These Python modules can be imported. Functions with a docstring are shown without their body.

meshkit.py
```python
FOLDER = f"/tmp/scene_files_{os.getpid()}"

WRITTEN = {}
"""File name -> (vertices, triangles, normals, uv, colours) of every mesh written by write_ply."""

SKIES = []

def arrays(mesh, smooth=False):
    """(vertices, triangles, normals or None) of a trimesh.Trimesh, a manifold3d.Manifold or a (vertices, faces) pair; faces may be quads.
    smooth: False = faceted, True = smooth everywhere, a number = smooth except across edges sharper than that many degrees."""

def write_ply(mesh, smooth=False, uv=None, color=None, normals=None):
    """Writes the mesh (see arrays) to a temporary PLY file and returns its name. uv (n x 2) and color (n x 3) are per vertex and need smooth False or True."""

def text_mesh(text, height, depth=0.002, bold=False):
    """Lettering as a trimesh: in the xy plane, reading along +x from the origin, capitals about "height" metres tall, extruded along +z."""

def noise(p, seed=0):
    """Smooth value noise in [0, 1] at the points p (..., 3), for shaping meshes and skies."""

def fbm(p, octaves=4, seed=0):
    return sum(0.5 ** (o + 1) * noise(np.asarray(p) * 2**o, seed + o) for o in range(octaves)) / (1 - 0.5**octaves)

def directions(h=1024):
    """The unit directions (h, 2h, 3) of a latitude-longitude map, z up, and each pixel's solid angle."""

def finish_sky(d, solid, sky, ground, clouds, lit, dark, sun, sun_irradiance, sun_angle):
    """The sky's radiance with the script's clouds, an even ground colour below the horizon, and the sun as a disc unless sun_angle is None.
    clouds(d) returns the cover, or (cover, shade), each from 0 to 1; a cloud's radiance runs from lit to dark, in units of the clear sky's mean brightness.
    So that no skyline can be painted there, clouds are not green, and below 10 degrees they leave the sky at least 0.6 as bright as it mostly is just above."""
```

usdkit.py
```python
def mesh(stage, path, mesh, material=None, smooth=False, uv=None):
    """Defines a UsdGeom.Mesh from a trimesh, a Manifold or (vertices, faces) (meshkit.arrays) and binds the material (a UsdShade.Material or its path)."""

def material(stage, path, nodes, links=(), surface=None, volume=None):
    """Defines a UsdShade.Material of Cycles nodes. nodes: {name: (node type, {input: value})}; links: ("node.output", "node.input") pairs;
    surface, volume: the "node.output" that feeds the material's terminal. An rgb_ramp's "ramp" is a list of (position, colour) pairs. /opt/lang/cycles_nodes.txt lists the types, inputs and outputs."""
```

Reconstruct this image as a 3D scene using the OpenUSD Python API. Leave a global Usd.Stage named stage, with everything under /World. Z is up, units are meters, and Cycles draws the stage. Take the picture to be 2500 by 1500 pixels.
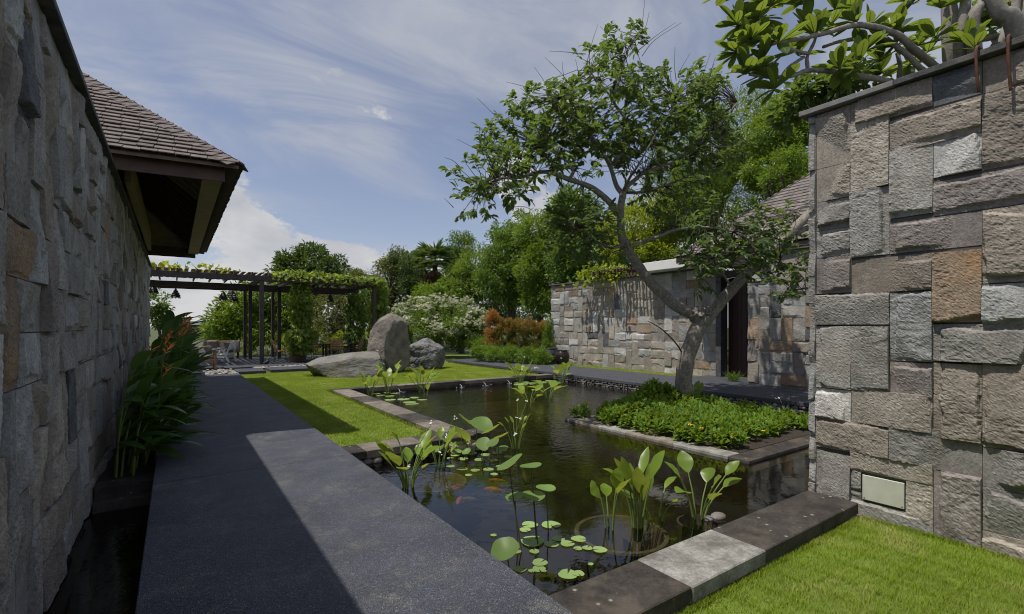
import math, random
import numpy as np
import trimesh
from pxr import Usd, UsdGeom, UsdShade, UsdLux, Gf, Sdf, Vt
import usdkit, meshkit

stage = Usd.Stage.CreateInMemory()
UsdGeom.SetStageUpAxis(stage, 'Z'); UsdGeom.SetStageMetersPerUnit(stage, 1.0)
UsdGeom.Xform.Define(stage, '/World'); UsdGeom.Scope.Define(stage, '/World/Looks')
PI = math.pi

# ------------------------------------------------------------------ camera, sky, sun, exposure
FPX, Y0, EYE = 1185.0, 799.0, 1.6          # focal length and horizon in pixels of a 2500 px wide picture; eye height
TH = math.atan(825 / 1185); CT, ST = math.cos(TH), math.sin(TH)
cam = UsdGeom.Camera.Define(stage, '/World/camera')
cam.CreateHorizontalApertureAttr(36.0); cam.CreateVerticalApertureAttr(21.6)
cam.CreateFocalLengthAttr(36.0 * FPX / 2500)
cam.CreateVerticalApertureOffsetAttr(36.0 * (Y0 - 750) / 2500)
cam.CreateClippingRangeAttr(Gf.Vec2f(0.05, 5000))
cam.CreateExposureAttr(-0.16)
mx = Gf.Matrix4d(CT, -ST, 0, 0, 0, 0, 1, 0, -ST, -CT, 0, 0, 0, 0, EYE, 1)
cam.AddTransformOp().Set(mx)

SUN = np.array([-0.40, 0.06, 1.0]); SUN /= np.linalg.norm(SUN)
SUN_ELEV, SUN_ROT = math.asin(SUN[2]), math.atan2(SUN[0], SUN[1])
SKY_STRENGTH, SUN_INTENSITY = 0.125, 1.25
sun = UsdLux.DistantLight.Define(stage, '/World/sun')
sun.CreateIntensityAttr(SUN_INTENSITY); sun.CreateAngleAttr(0.53); sun.CreateNormalizeAttr(True)
sun.CreateColorAttr(Gf.Vec3f(1.0, 0.945, 0.86))
_z = SUN; _x = np.cross([0, 1, 0], _z); _x /= np.linalg.norm(_x); _y = np.cross(_z, _x)
sun.AddTransformOp().Set(Gf.Matrix4d(*_x, 0, *_y, 0, *_z, 0, 0, 0, 0, 1))

sky = UsdLux.DomeLight.Define(stage, '/World/sky')
sky.GetPrim().SetCustomDataByKey('kind', 'structure')
sky.GetPrim().SetCustomDataByKey('label', 'blue sky with high streaked cloud and low white cumulus')
sky.GetPrim().SetCustomDataByKey('category', 'sky')
CR, CL, CL2, CU = 38, (1.9, 0.6, 0), (4.6, 2.3, 0), (12.5, 3.1, 0.2)
def sky_material():
    n = {
        'sky': ('sky_texture', {'sky_type': 'single_scattering', 'sun_disc': False, 'sun_elevation': SUN_ELEV, 'sun_rotation': SUN_ROT,
                                'air_density': 1.0, 'aerosol_density': 0.6, 'ozone_density': 2.2}),
        'g': ('geometry', {}),
        'sep': ('separate_xyz', {}),
        # high cloud: a layer seen in perspective (direction divided by its height), streaked along one bearing
        'zc': ('math', {'math_type': 'maximum', 'value2': 0.02}),
        'zo': ('math', {'math_type': 'add', 'value2': 0.22}),
        'px': ('math', {'math_type': 'divide'}), 'py': ('math', {'math_type': 'divide'}),
        'pv': ('combine_xyz', {}),
        'map1': ('mapping', {'rotation': (0, 0, math.radians(CR)), 'scale': (0.85, 2.0, 1), 'location': CL}),
        'n1': ('noise_texture', {'scale': 1.25, 'detail': 11.0, 'roughness': 0.63, 'distortion': 0.9}),
        'map2': ('mapping', {'scale': (0.5, 0.5, 1), 'location': CL2}),
        'n2': ('noise_texture', {'scale': 1.5, 'detail': 3.0, 'roughness': 0.5, 'distortion': 0.3}),
        'mul': ('math', {'math_type': 'multiply_add', 'value3': 0.0}),
        'r1': ('map_range', {'range_type': 'smoothstep', 'from_min': 0.18, 'from_max': 0.39, 'to_min': 0.19, 'to_max': 0.90, 'clamp': True}),
        # low cumulus: a band along the horizon
        'map3': ('mapping', {'scale': (1.0, 1.0, 1.7), 'location': CU}),
        'n3': ('noise_texture', {'scale': 4.4, 'detail': 12.0, 'roughness': 0.60, 'distortion': 0.1}),
        'thr': ('map_range', {'from_min': 0.06, 'from_max': 0.35, 'to_min': 0.33, 'to_max': 0.625, 'clamp': True}),
        'sub': ('math', {'math_type': 'subtract'}),
        'r3': ('map_range', {'range_type': 'smoothstep', 'from_min': 0.0, 'from_max': 0.055, 'to_min': 0.0, 'to_max': 0.93, 'clamp': True}),
        # darker undersides of the cumulus
        'map4': ('mapping', {'scale': (1.0, 1.0, 1.7), 'location': tuple(np.add(CU, (.02, .02, -.05)))}),
        'n4': ('noise_texture', {'scale': 4.4, 'detail': 9.0, 'roughness': 0.56, 'distortion': 0.1}),
        'r4': ('map_range', {'from_min': 0.42, 'from_max': 0.68, 'to_min': 0.0, 'to_max': 1.0, 'clamp': True}),
        'ccol': ('mix_color', {'a': (5.9, 5.9, 5.95), 'b': (3.7, 3.85, 4.3), 'use_clamp': False}),
        'm1': ('mix_color', {'b': (4.3, 4.5, 5.0), 'use_clamp': False}),
        'm2': ('mix_color', {'use_clamp': False}),
        'bw': ('rgb_to_bw', {}),
        'tint': ('mix_color', {'blend_type': 'multiply', 'fac': 1.0, 'b': (1.12, 0.97, 0.97), 'use_clamp': False}),
        'bg': ('background_shader', {'strength': SKY_STRENGTH}),
    }
    l = [('g.position', 'sep.vector'), ('sep.z', 'zc.value1'), ('zc.value', 'zo.value1'), ('sep.x', 'px.value1'), ('zo.value', 'px.value2'),
         ('sep.y', 'py.value1'), ('zo.value', 'py.value2'), ('px.value', 'pv.x'), ('py.value', 'pv.y'),
         ('pv.vector', 'map1.vector'), ('map1.vector', 'n1.vector'), ('pv.vector', 'map2.vector'), ('map2.vector', 'n2.vector'),
         ('n1.fac', 'mul.value1'), ('n2.fac', 'mul.value2'), ('mul.value', 'r1.value'),
         ('g.position', 'map3.vector'), ('map3.vector', 'n3.vector'), ('sep.z', 'thr.value'), ('n3.fac', 'sub.value1'), ('thr.result', 'sub.value2'),
         ('sub.value', 'r3.value'), ('g.position', 'map4.vector'), ('map4.vector', 'n4.vector'), ('n4.fac', 'r4.value'), ('r4.result', 'ccol.fac'),
         ('sky.color', 'tint.a'), ('tint.result', 'm1.a'), ('r1.result', 'm1.fac'), ('m1.result', 'm2.a'), ('ccol.result', 'm2.b'), ('r3.result', 'm2.fac'), ('m2.result', 'bg.color')]
    return usdkit.material(stage, '/World/Looks/sky_look', n, l, surface='bg.background')
UsdShade.MaterialBindingAPI.Apply(sky.GetPrim()).Bind(sky_material())

# ------------------------------------------------------------------ helpers
def at(px, py, fw):
    """a point by its place in a 2500 x 1500 picture and its distance in front of the camera"""
    r = (px - 1250) / FPX * fw
    return np.array([r * CT + fw * ST, -r * ST + fw * CT, EYE - (py - Y0) / FPX * fw])
def onX(px, py, X):
    k = (px - 1250) / FPX; Y = X * (CT - k * ST) / (ST + k * CT); fw = X * ST + Y * CT
    return np.array([X, Y, EYE - (py - Y0) / FPX * fw])
def gnd(px, py, Z=0.0):
    return at(px, py, FPX * (EYE - Z) / (py - Y0))

_names = {}
def numbered(parent, name):
    k = _names.get((parent, name), -1) + 1; _names[(parent, name)] = k
    return f'{parent}/{name}' if k == 0 else f'{parent}/{name}_{k:03d}'
def path_of(parent): return '/World' if parent is None else (parent if isinstance(parent, str) else str(parent.GetPath()))
def vnormals(v, f):
    n = np.zeros_like(v)
    for t in ((0, 1, 2),) if f.shape[1] == 3 else ((0, 1, 2), (0, 2, 3)):
        c = np.cross(v[f[:, t[1]]] - v[f[:, t[0]]], v[f[:, t[2]]] - v[f[:, t[0]]])
        for k in range(f.shape[1]): np.add.at(n, f[:, k], c)
    return n / np.maximum(np.linalg.norm(n, axis=1, keepdims=True), 1e-12)
def mesh(name, vf, m, parent=None, smooth=False, kind=None):
    """one Mesh prim from (vertices, faces); faces are triangles or quads; smooth: False, True, or an angle"""
    if hasattr(vf, 'vertices'): vf = (np.asarray(vf.vertices), np.asarray(vf.faces))
    p = numbered(path_of(parent), name)
    v, f = np.asarray(vf[0], float), np.asarray(vf[1], np.int32)
    if smooth not in (False, True):
        g = usdkit.mesh(stage, p, (v, f), MAT[m], smooth=smooth); pr = g.GetPrim()
    else:
        g = UsdGeom.Mesh.Define(stage, p); pr = g.GetPrim()
        g.CreatePointsAttr(Vt.Vec3fArray.FromNumpy(v.astype(np.float32)))
        g.CreateFaceVertexCountsAttr(Vt.IntArray.FromNumpy(np.full(len(f), f.shape[1], np.int32)))
        g.CreateFaceVertexIndicesAttr(Vt.IntArray.FromNumpy(f.ravel().astype(np.int32)))
        g.CreateSubdivisionSchemeAttr('none')
        if smooth:
            g.CreateNormalsAttr(Vt.Vec3fArray.FromNumpy(vnormals(v, f).astype(np.float32))); g.SetNormalsInterpolation('vertex')
        UsdShade.MaterialBindingAPI.Apply(pr).Bind(MAT[m])
    if kind: pr.SetCustomDataByKey('kind', kind)
    return pr
def tag(pr, label=None, cat=None, group=None, kind=None):
    for k, v in (('label', label), ('category', cat), ('group', group), ('kind', kind)):
        if v: pr.SetCustomDataByKey(k, v)
    return pr
def thing(name, label, cat, loc=(0, 0, 0), rz=0, group=None, kind=None):
    x = UsdGeom.Xform.Define(stage, numbered('/World', name))
    if any(loc) or rz:
        x.AddTranslateOp().Set(Gf.Vec3d(*map(float, loc)))
        if rz: x.AddRotateZOp().Set(math.degrees(rz))
    return tag(x.GetPrim(), label, cat, group, kind)
def part(name, parent):
    return UsdGeom.Xform.Define(stage, numbered(path_of(parent), name)).GetPrim()
def dup(root, loc, rz=0, sc=1.0, label=None, group=None):
    was = root.GetCustomData()
    base = root.GetName()
    if base[-4:-3] == '_' and base[-3:].isdigit(): base = base[:-4]
    x = UsdGeom.Xform.Define(stage, numbered('/World', base))
    p = x.GetPrim(); p.GetReferences().AddInternalReference(root.GetPath())
    x.ClearXformOpOrder()
    for a in ('xformOp:translate', 'xformOp:rotateZ', 'xformOp:scale'):
        pass
    x.AddTranslateOp().Set(Gf.Vec3d(*map(float, loc))); x.AddRotateZOp().Set(math.degrees(rz)); x.AddScaleOp().Set(Gf.Vec3f(sc, sc, sc))
    p.SetInstanceable(True)
    return tag(p, label or was.get('label'), was.get('category'), group or was.get('group'))
def cat(*parts):
    """joins (v, f) pairs; quads become triangles when mixed"""
    parts = [(np.asarray(a[0], float), np.asarray(a[1], int)) if not hasattr(a, 'vertices') else (np.asarray(a.vertices), np.asarray(a.faces)) for a in parts]
    if len({p[1].shape[1] for p in parts}) > 1:
        parts = [(v, f if f.shape[1] == 3 else np.vstack([f[:, [0, 1, 2]], f[:, [0, 2, 3]]])) for v, f in parts]
    at_ = np.cumsum([0] + [len(p[0]) for p in parts])
    return np.vstack([p[0] for p in parts]), np.vstack([p[1] + a for p, a in zip(parts, at_)])
BQ = np.array([[0, 3, 2, 1], [4, 5, 6, 7], [0, 1, 5, 4], [1, 2, 6, 5], [2, 3, 7, 6], [3, 0, 4, 7]])
def box(x0, x1, y0, y1, z0, z1):
    return np.array([[x0, y0, z0], [x1, y0, z0], [x1, y1, z0], [x0, y1, z0], [x0, y0, z1], [x1, y0, z1], [x1, y1, z1], [x0, y1, z1]], float), BQ
def cbox(x0, x1, y0, y1, z0, z1, b=0.006):
    """a box with chamfered edges (hull of a slightly shrunk box on each axis)"""
    import manifold3d
    pts = []
    for i in (0, 1):
        for j in (0, 1):
            for k in (0, 1):
                x, y, z = (x0, x1)[i], (y0, y1)[j], (z0, z1)[k]; sx, sy, sz = (1, -1)[i] * b, (1, -1)[j] * b, (1, -1)[k] * b
                pts += [[x, y + sy, z + sz], [x + sx, y, z + sz], [x + sx, y + sy, z]]
    h = trimesh.convex.convex_hull(np.array(pts))
    return np.asarray(h.vertices), np.asarray(h.faces)
def bar(p, q, w, h, up=(0, 0, 1)):
    """a square bar from p to q, w wide and h tall"""
    p, q = np.asarray(p, float), np.asarray(q, float); t = (q - p) / np.linalg.norm(q - p)
    a = np.cross(t, up); a = a / np.linalg.norm(a) if np.linalg.norm(a) > 1e-6 else np.array([1.0, 0, 0]); b = np.cross(a, t)
    c = [(-1, -1), (1, -1), (1, 1), (-1, 1)]
    return np.array([e + a * w / 2 * i + b * h / 2 * j for e in (p, q) for i, j in c]), BQ
def tube(P, R, n=8, cap=True):
    P = np.asarray(P, float); R = np.broadcast_to(np.asarray(R, float), (len(P),))
    t = np.gradient(P, axis=0); t /= np.linalg.norm(t, axis=1, keepdims=True) + 1e-12
    a = np.zeros_like(P); r0 = np.array([1.0, 0, 0]) if abs(t[0][0]) < .8 else np.array([0, 1.0, 0])
    for i in range(len(P)):
        r0 = r0 - t[i] * (r0 @ t[i]); r0 /= np.linalg.norm(r0) + 1e-12; a[i] = r0
    b = np.cross(t, a); g = np.arange(n) * 2 * PI / n
    V = P[:, None] + R[:, None, None] * (np.cos(g)[None, :, None] * a[:, None] + np.sin(g)[None, :, None] * b[:, None])
    i, j = np.meshgrid(np.arange(len(P) - 1), np.arange(n), indexing='ij')
    F = np.stack([i * n + j, i * n + (j + 1) % n, (i + 1) * n + (j + 1) % n, (i + 1) * n + j], -1).reshape(-1, 4)
    V = V.reshape(-1, 3); F = np.vstack([F[:, [0, 1, 2]], F[:, [0, 2, 3]]])
    if cap:
        k = len(V); V = np.vstack([V, P[0], P[-1]]); e = (len(P) - 1) * n
        F = np.vstack([F, [[k, (q + 1) % n, q] for q in range(n)], [[k + 1, e + q, e + (q + 1) % n] for q in range(n)]])
    return V, F
def lathe(prof, n=32, c=(0, 0, 0)):
    """profile [(r, z)...] turned round z"""
    pr = np.asarray(prof, float); g = np.arange(n) * 2 * PI / n
    V = np.stack([pr[:, 0, None] * np.cos(g), pr[:, 0, None] * np.sin(g), np.broadcast_to(pr[:, 1, None], (len(pr), n))], -1).reshape(-1, 3) + np.asarray(c, float)
    i, j = np.meshgrid(np.arange(len(pr) - 1), np.arange(n), indexing='ij')
    F = np.stack([i * n + j, i * n + (j + 1) % n, (i + 1) * n + (j + 1) % n, (i + 1) * n + j], -1).reshape(-1, 4)
    return V, F
def curve(P, k=8):
    """a smooth line through the points (Catmull-Rom)"""
    P = np.asarray(P, float); Q = np.vstack([2 * P[0] - P[1], P, 2 * P[-1] - P[-2]]); o = []
    for i in range(1, len(Q) - 2):
        for t in np.linspace(0, 1, k, endpoint=False):
            a, b, c, d = Q[i - 1:i + 3]
            o.append(.5 * (2 * b + (c - a) * t + (2 * a - 5 * b + 4 * c - d) * t * t + (3 * b - a - 3 * c + d) * t ** 3))
    return np.array(o + [P[-1]])
def inter(R, n): return np.interp(np.linspace(0, 1, n), np.linspace(0, 1, len(R)), R)
def fbm(p, s=1.0, o=4, seed=0): return meshkit.fbm(np.asarray(p) * s, o, seed) - 0.5

# ------------------------------------------------------------------ materials
MAT = {}
def stone_mat(name, c, c2, rough=0.85, bump=0.5, sc=1.0, rust=None, spots=0):
    n = {'g': ('geometry', {}), 'oi': ('object_info', {}),
         'n1': ('noise_texture', {'scale': 5.0 * sc, 'detail': 7.0, 'roughness': 0.62}),
         'n2': ('noise_texture', {'scale': 42.0 * sc, 'detail': 6.0, 'roughness': 0.72, 'distortion': 0.5}),
         'n3': ('noise_texture', {'scale': 2.6 * sc, 'detail': 6.0, 'roughness': 0.62}),
         'r1': ('rgb_ramp', {'ramp': [(0.30, c), (0.66, c2)]}),
         'sp': ('map_range', {'from_min': 0.32, 'from_max': 0.68, 'to_min': 0.62, 'to_max': 1.34}),
         'mx': ('mix_color', {'blend_type': 'multiply', 'fac': 1.0, 'use_clamp': False}),
         'ob': ('map_range', {'from_min': 0.0, 'from_max': 1.0, 'to_min': 0.8, 'to_max': 1.18}),
         'mo': ('mix_color', {'blend_type': 'multiply', 'fac': 1.0, 'use_clamp': False}),
         'rr': ('map_range', {'range_type': 'smoothstep', 'from_min': 0.46, 'from_max': 0.70, 'to_min': 0.0, 'to_max': 0.65 if rust else 0.5, 'clamp': True}),
         'ru': ('mix_color', {'b': rust or tuple(np.array(c) * .45 + np.array([.245, .20, .152]) * .6)}),
         'bs': ('mix_float', {'fac': 0.35}),
         'b': ('bump', {'strength': bump * 1.3, 'distance': 0.016 / sc}),
         'p': ('principled_bsdf', {'roughness': rough, 'specular_ior_level': 0.25})}
    l = [('g.position', f'{k}.vector') for k in ('n1', 'n2', 'n3')] + [('n1.fac', 'r1.fac'), ('n2.fac', 'sp.value'), ('r1.color', 'mx.a'), ('sp.result', 'mx.b'),
         ('oi.random', 'ob.value'), ('mx.result', 'mo.a'), ('ob.result', 'mo.b'), ('n3.fac', 'rr.value'), ('rr.result', 'ru.fac'), ('mo.result', 'ru.a'),
         ('ru.result', 'p.base_color'), ('n2.fac', 'bs.a'), ('n1.fac', 'bs.b'), ('bs.result', 'b.height'), ('b.normal', 'p.normal')]
    if spots:
        n['vo'] = ('voronoi_texture', {'scale': spots}); n['vd'] = ('map_range', {'from_min': 0.10, 'from_max': 0.20, 'to_min': 0.75, 'to_max': 0.0, 'clamp': True}); n['vm'] = ('mix_color', {'b': (0.34, 0.33, 0.30)})
        n['vs'] = ('separate_color', {}); n['vk'] = ('math', {'math_type': 'greater_than', 'value2': 0.72}); n['vf'] = ('math', {'math_type': 'multiply'})
        l = [q for q in l if q[1] != 'p.base_color'] + [('g.position', 'vo.vector'), ('vo.distance', 'vd.value'), ('vo.color', 'vs.color'), ('vs.r', 'vk.value1'), ('vd.result', 'vf.value1'), ('vk.value', 'vf.value2'), ('vf.value', 'vm.fac'), ('ru.result', 'vm.a'), ('vm.result', 'p.base_color')]
    MAT[name] = usdkit.material(stage, '/World/Looks/' + name, n, l, surface='p.BSDF')
def plain(name, c, rough=0.5, var=0.12, scale=8.0, bump=0.0, bscale=40.0, metal=0.0, spec=0.5, stretch=(1, 1, 1), coat=0.0):
    d = tuple(x * (1 - var) for x in c); e = tuple(min(1, x * (1 + var)) for x in c)
    n = {'g': ('geometry', {}), 'mp': ('mapping', {'scale': stretch}), 'n': ('noise_texture', {'scale': scale, 'detail': 6.0, 'roughness': 0.6}),
         'r': ('rgb_ramp', {'ramp': [(0.3, d), (0.7, e)]}), 'p': ('principled_bsdf', {'roughness': rough, 'metallic': metal, 'specular_ior_level': spec, 'coat_weight': coat})}
    l = [('g.position', 'mp.vector'), ('mp.vector', 'n.vector'), ('n.fac', 'r.fac'), ('r.color', 'p.base_color')]
    if bump:
        n['n2'] = ('noise_texture', {'scale': bscale, 'detail': 4.0, 'roughness': 0.6}); n['b'] = ('bump', {'strength': bump, 'distance': 0.01})
        l += [('mp.vector', 'n2.vector'), ('n2.fac', 'b.height'), ('b.normal', 'p.normal')]
    MAT[name] = usdkit.material(stage, '/World/Looks/' + name, n, l, surface='p.BSDF')
def leaf(name, cols, transl=0.32, rough=0.42, spec=0.4, tcol=None, clump=1.2):
    k = len(cols)
    t = tcol or tuple(min(1, x * 1.9) for x in np.mean(np.array(cols), 0) * np.array([1.25, 1.15, 0.6]))
    n = {'g': ('geometry', {}), 'r': ('rgb_ramp', {'ramp': [(i / max(1, k - 1), c) for i, c in enumerate(cols)]}),
         'n': ('noise_texture', {'scale': clump, 'detail': 2.0}), 'mr': ('map_range', {'from_min': 0.3, 'from_max': 0.7, 'to_min': 0.75, 'to_max': 1.25}),
         'm': ('mix_color', {'blend_type': 'multiply', 'fac': 1.0, 'use_clamp': False}),
         'p': ('principled_bsdf', {'roughness': rough, 'specular_ior_level': spec}), 't': ('translucent_bsdf', {'color': t}), 'x': ('mix_closure', {'fac': transl})}
    l = [('g.random_per_island', 'r.fac'), ('g.position', 'n.vector'), ('n.fac', 'mr.value'), ('r.color', 'm.a'), ('mr.result', 'm.b'), ('m.result', 'p.base_color'),
         ('p.BSDF', 'x.closure1'), ('t.BSDF', 'x.closure2')]
    MAT[name] = usdkit.material(stage, '/World/Looks/' + name, n, l, surface='x.closure')

stone_mat('stone_grey', (0.193, 0.187, 0.172), (0.338, 0.328, 0.304))
stone_mat('stone_blue_grey', (0.219, 0.223, 0.214), (0.375, 0.381, 0.375))
stone_mat('stone_brown', (0.185, 0.162, 0.136), (0.318, 0.280, 0.238))
stone_mat('stone_tan', (0.242, 0.219, 0.185), (0.376, 0.345, 0.296))
stone_mat('stone_purple', (0.180, 0.161, 0.149), (0.302, 0.274, 0.256))
stone_mat('stone_orange', (0.189, 0.145, 0.105), (0.322, 0.250, 0.182), rust=(0.37, 0.22, 0.105))
stone_mat('stone_dark', (0.068, 0.071, 0.078), (0.143, 0.148, 0.156))
stone_mat('stone_pale', (0.349, 0.344, 0.325), (0.525, 0.513, 0.487))
STONES = ['stone_grey', 'stone_blue_grey', 'stone_brown', 'stone_tan', 'stone_purple', 'stone_orange', 'stone_dark', 'stone_pale']
stone_mat('granite', (0.05, 0.052, 0.056), (0.105, 0.108, 0.112), rough=0.75, bump=0.35, sc=2.0)
stone_mat('granite_pale', (0.17, 0.17, 0.172), (0.27, 0.27, 0.272), rough=0.75, bump=0.3, sc=2.0)
stone_mat('kerb_dark', (0.026, 0.023, 0.021), (0.07, 0.061, 0.053), rough=0.7, bump=0.45, rust=(0.12, 0.10, 0.078), spots=11.0)
stone_mat('kerb_pale', (0.14, 0.135, 0.12), (0.33, 0.325, 0.30), rough=0.8, bump=0.3, rust=(0.07, 0.066, 0.055))
stone_mat('kerb_mid', (0.12, 0.105, 0.085), (0.23, 0.205, 0.17), rough=0.8, bump=0.3, rust=(0.10, 0.09, 0.075))
stone_mat('pebble_look', (0.24, 0.225, 0.20), (0.42, 0.40, 0.37), rough=0.7, bump=0.2)
stone_mat('pebble_dark', (0.08, 0.078, 0.073), (0.19, 0.182, 0.17), rough=0.6, bump=0.2)
stone_mat('boulder_grey', (0.15, 0.147, 0.135), (0.265, 0.26, 0.24), bump=0.5, sc=0.6, rust=(0.20, 0.17, 0.13))
stone_mat('boulder_brown', (0.095, 0.083, 0.073), (0.215, 0.193, 0.170), bump=0.9, sc=0.6, rust=(0.24, 0.20, 0.165))
stone_mat('boulder_dark', (0.09, 0.09, 0.09), (0.25, 0.25, 0.25), bump=0.9, sc=0.6, rust=(0.26, 0.25, 0.24))
plain('mortar', (0.09, 0.088, 0.082), 0.9, 0.2, 6)
plain('wood_dark', (0.043, 0.034, 0.031), 0.7, 0.35, 6, 0.3, 30, stretch=(1, 1, 1))
plain('wood_brown', (0.070, 0.038, 0.026), 0.6, 0.3, 6)
plain('wood_olive', (0.27, 0.205, 0.10), 0.6, 0.18, 4)
plain('wood_teak', (0.26, 0.15, 0.075), 0.6, 0.25, 10)
plain('wood_deep', (0.135, 0.095, 0.068), 0.7, 0.3, 6)
plain('door_red', (0.035, 0.010, 0.008), 0.5, 0.25, 5)
plain('rattan', (0.42, 0.24, 0.12), 0.6, 0.3, 30)
plain('wicker_grey', (0.22, 0.17, 0.13), 0.7, 0.5, 26)
plain('white_paint', (0.70, 0.70, 0.68), 0.45, 0.04, 5)
plain('panel_paint', (0.52, 0.53, 0.44), 0.45, 0.10, 7)
plain('white_roof', (0.66, 0.67, 0.68), 0.6, 0.05, 2)
plain('black_metal', (0.02, 0.02, 0.021), 0.45, 0.2, 9)
plain('rust_iron', (0.095, 0.035, 0.018), 0.8, 0.45, 30, 0.4, 90)
plain('cushion_grey', (0.12, 0.115, 0.105), 0.9, 0.15, 12)
plain('cushion_light', (0.30, 0.29, 0.27), 0.9, 0.12, 12)
plain('cushion_brown', (0.17, 0.14, 0.12), 0.9, 0.2, 12)
plain('glaze_dark', (0.028, 0.02, 0.018), 0.16, 0.35, 5)
plain('glaze_blue', (0.055, 0.05, 0.065), 0.2, 0.4, 5)
plain('pot_clay', (0.12, 0.09, 0.055), 0.7, 0.35, 9, 0.3, 30)
plain('pot_stone', (0.26, 0.22, 0.18), 0.8, 0.25, 12, 0.3, 40)
plain('soil', (0.03, 0.022, 0.015), 0.95, 0.4, 14, 0.6, 30)
plain('pond_mud', (0.032, 0.028, 0.013), 0.9, 0.5, 3.0, 0.5, 12)
plain('moss_stone', (0.10, 0.085, 0.04), 0.85, 0.4, 8, 0.4, 30)
plain('lawn_base', (0.11, 0.16, 0.022), 0.95, 0.35, 1.6, 0.4, 50)
plain('earth', (0.06, 0.075, 0.025), 0.95, 0.4, 0.8)
plain('bark', (0.23, 0.205, 0.175), 0.9, 0.5, 22, 1.0, 55)
plain('bark_pale', (0.24, 0.22, 0.19), 0.85, 0.3, 16, 0.8, 60)
plain('bark_dark', (0.07, 0.06, 0.045), 0.9, 0.4, 12, 0.6, 40)
plain('twig', (0.055, 0.045, 0.035), 0.8, 0.3, 20)
plain('stem_green', (0.11, 0.16, 0.03), 0.5, 0.25, 12)
plain('stem_brown', (0.085, 0.075, 0.03), 0.6, 0.35, 14)
plain('petal_white', (0.78, 0.77, 0.70), 0.6, 0.05, 20)
plain('petal_orange', (0.75, 0.27, 0.05), 0.5, 0.3, 20)
plain('petal_red', (0.42, 0.03, 0.03), 0.5, 0.3, 20)
plain('petal_yellow', (0.75, 0.48, 0.03), 0.5, 0.15, 20)
plain('fish_orange', (0.62, 0.20, 0.10), 0.35, 0.3, 14)
plain('foam', (0.40, 0.43, 0.47), 0.3, 0.05, 20)
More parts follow.
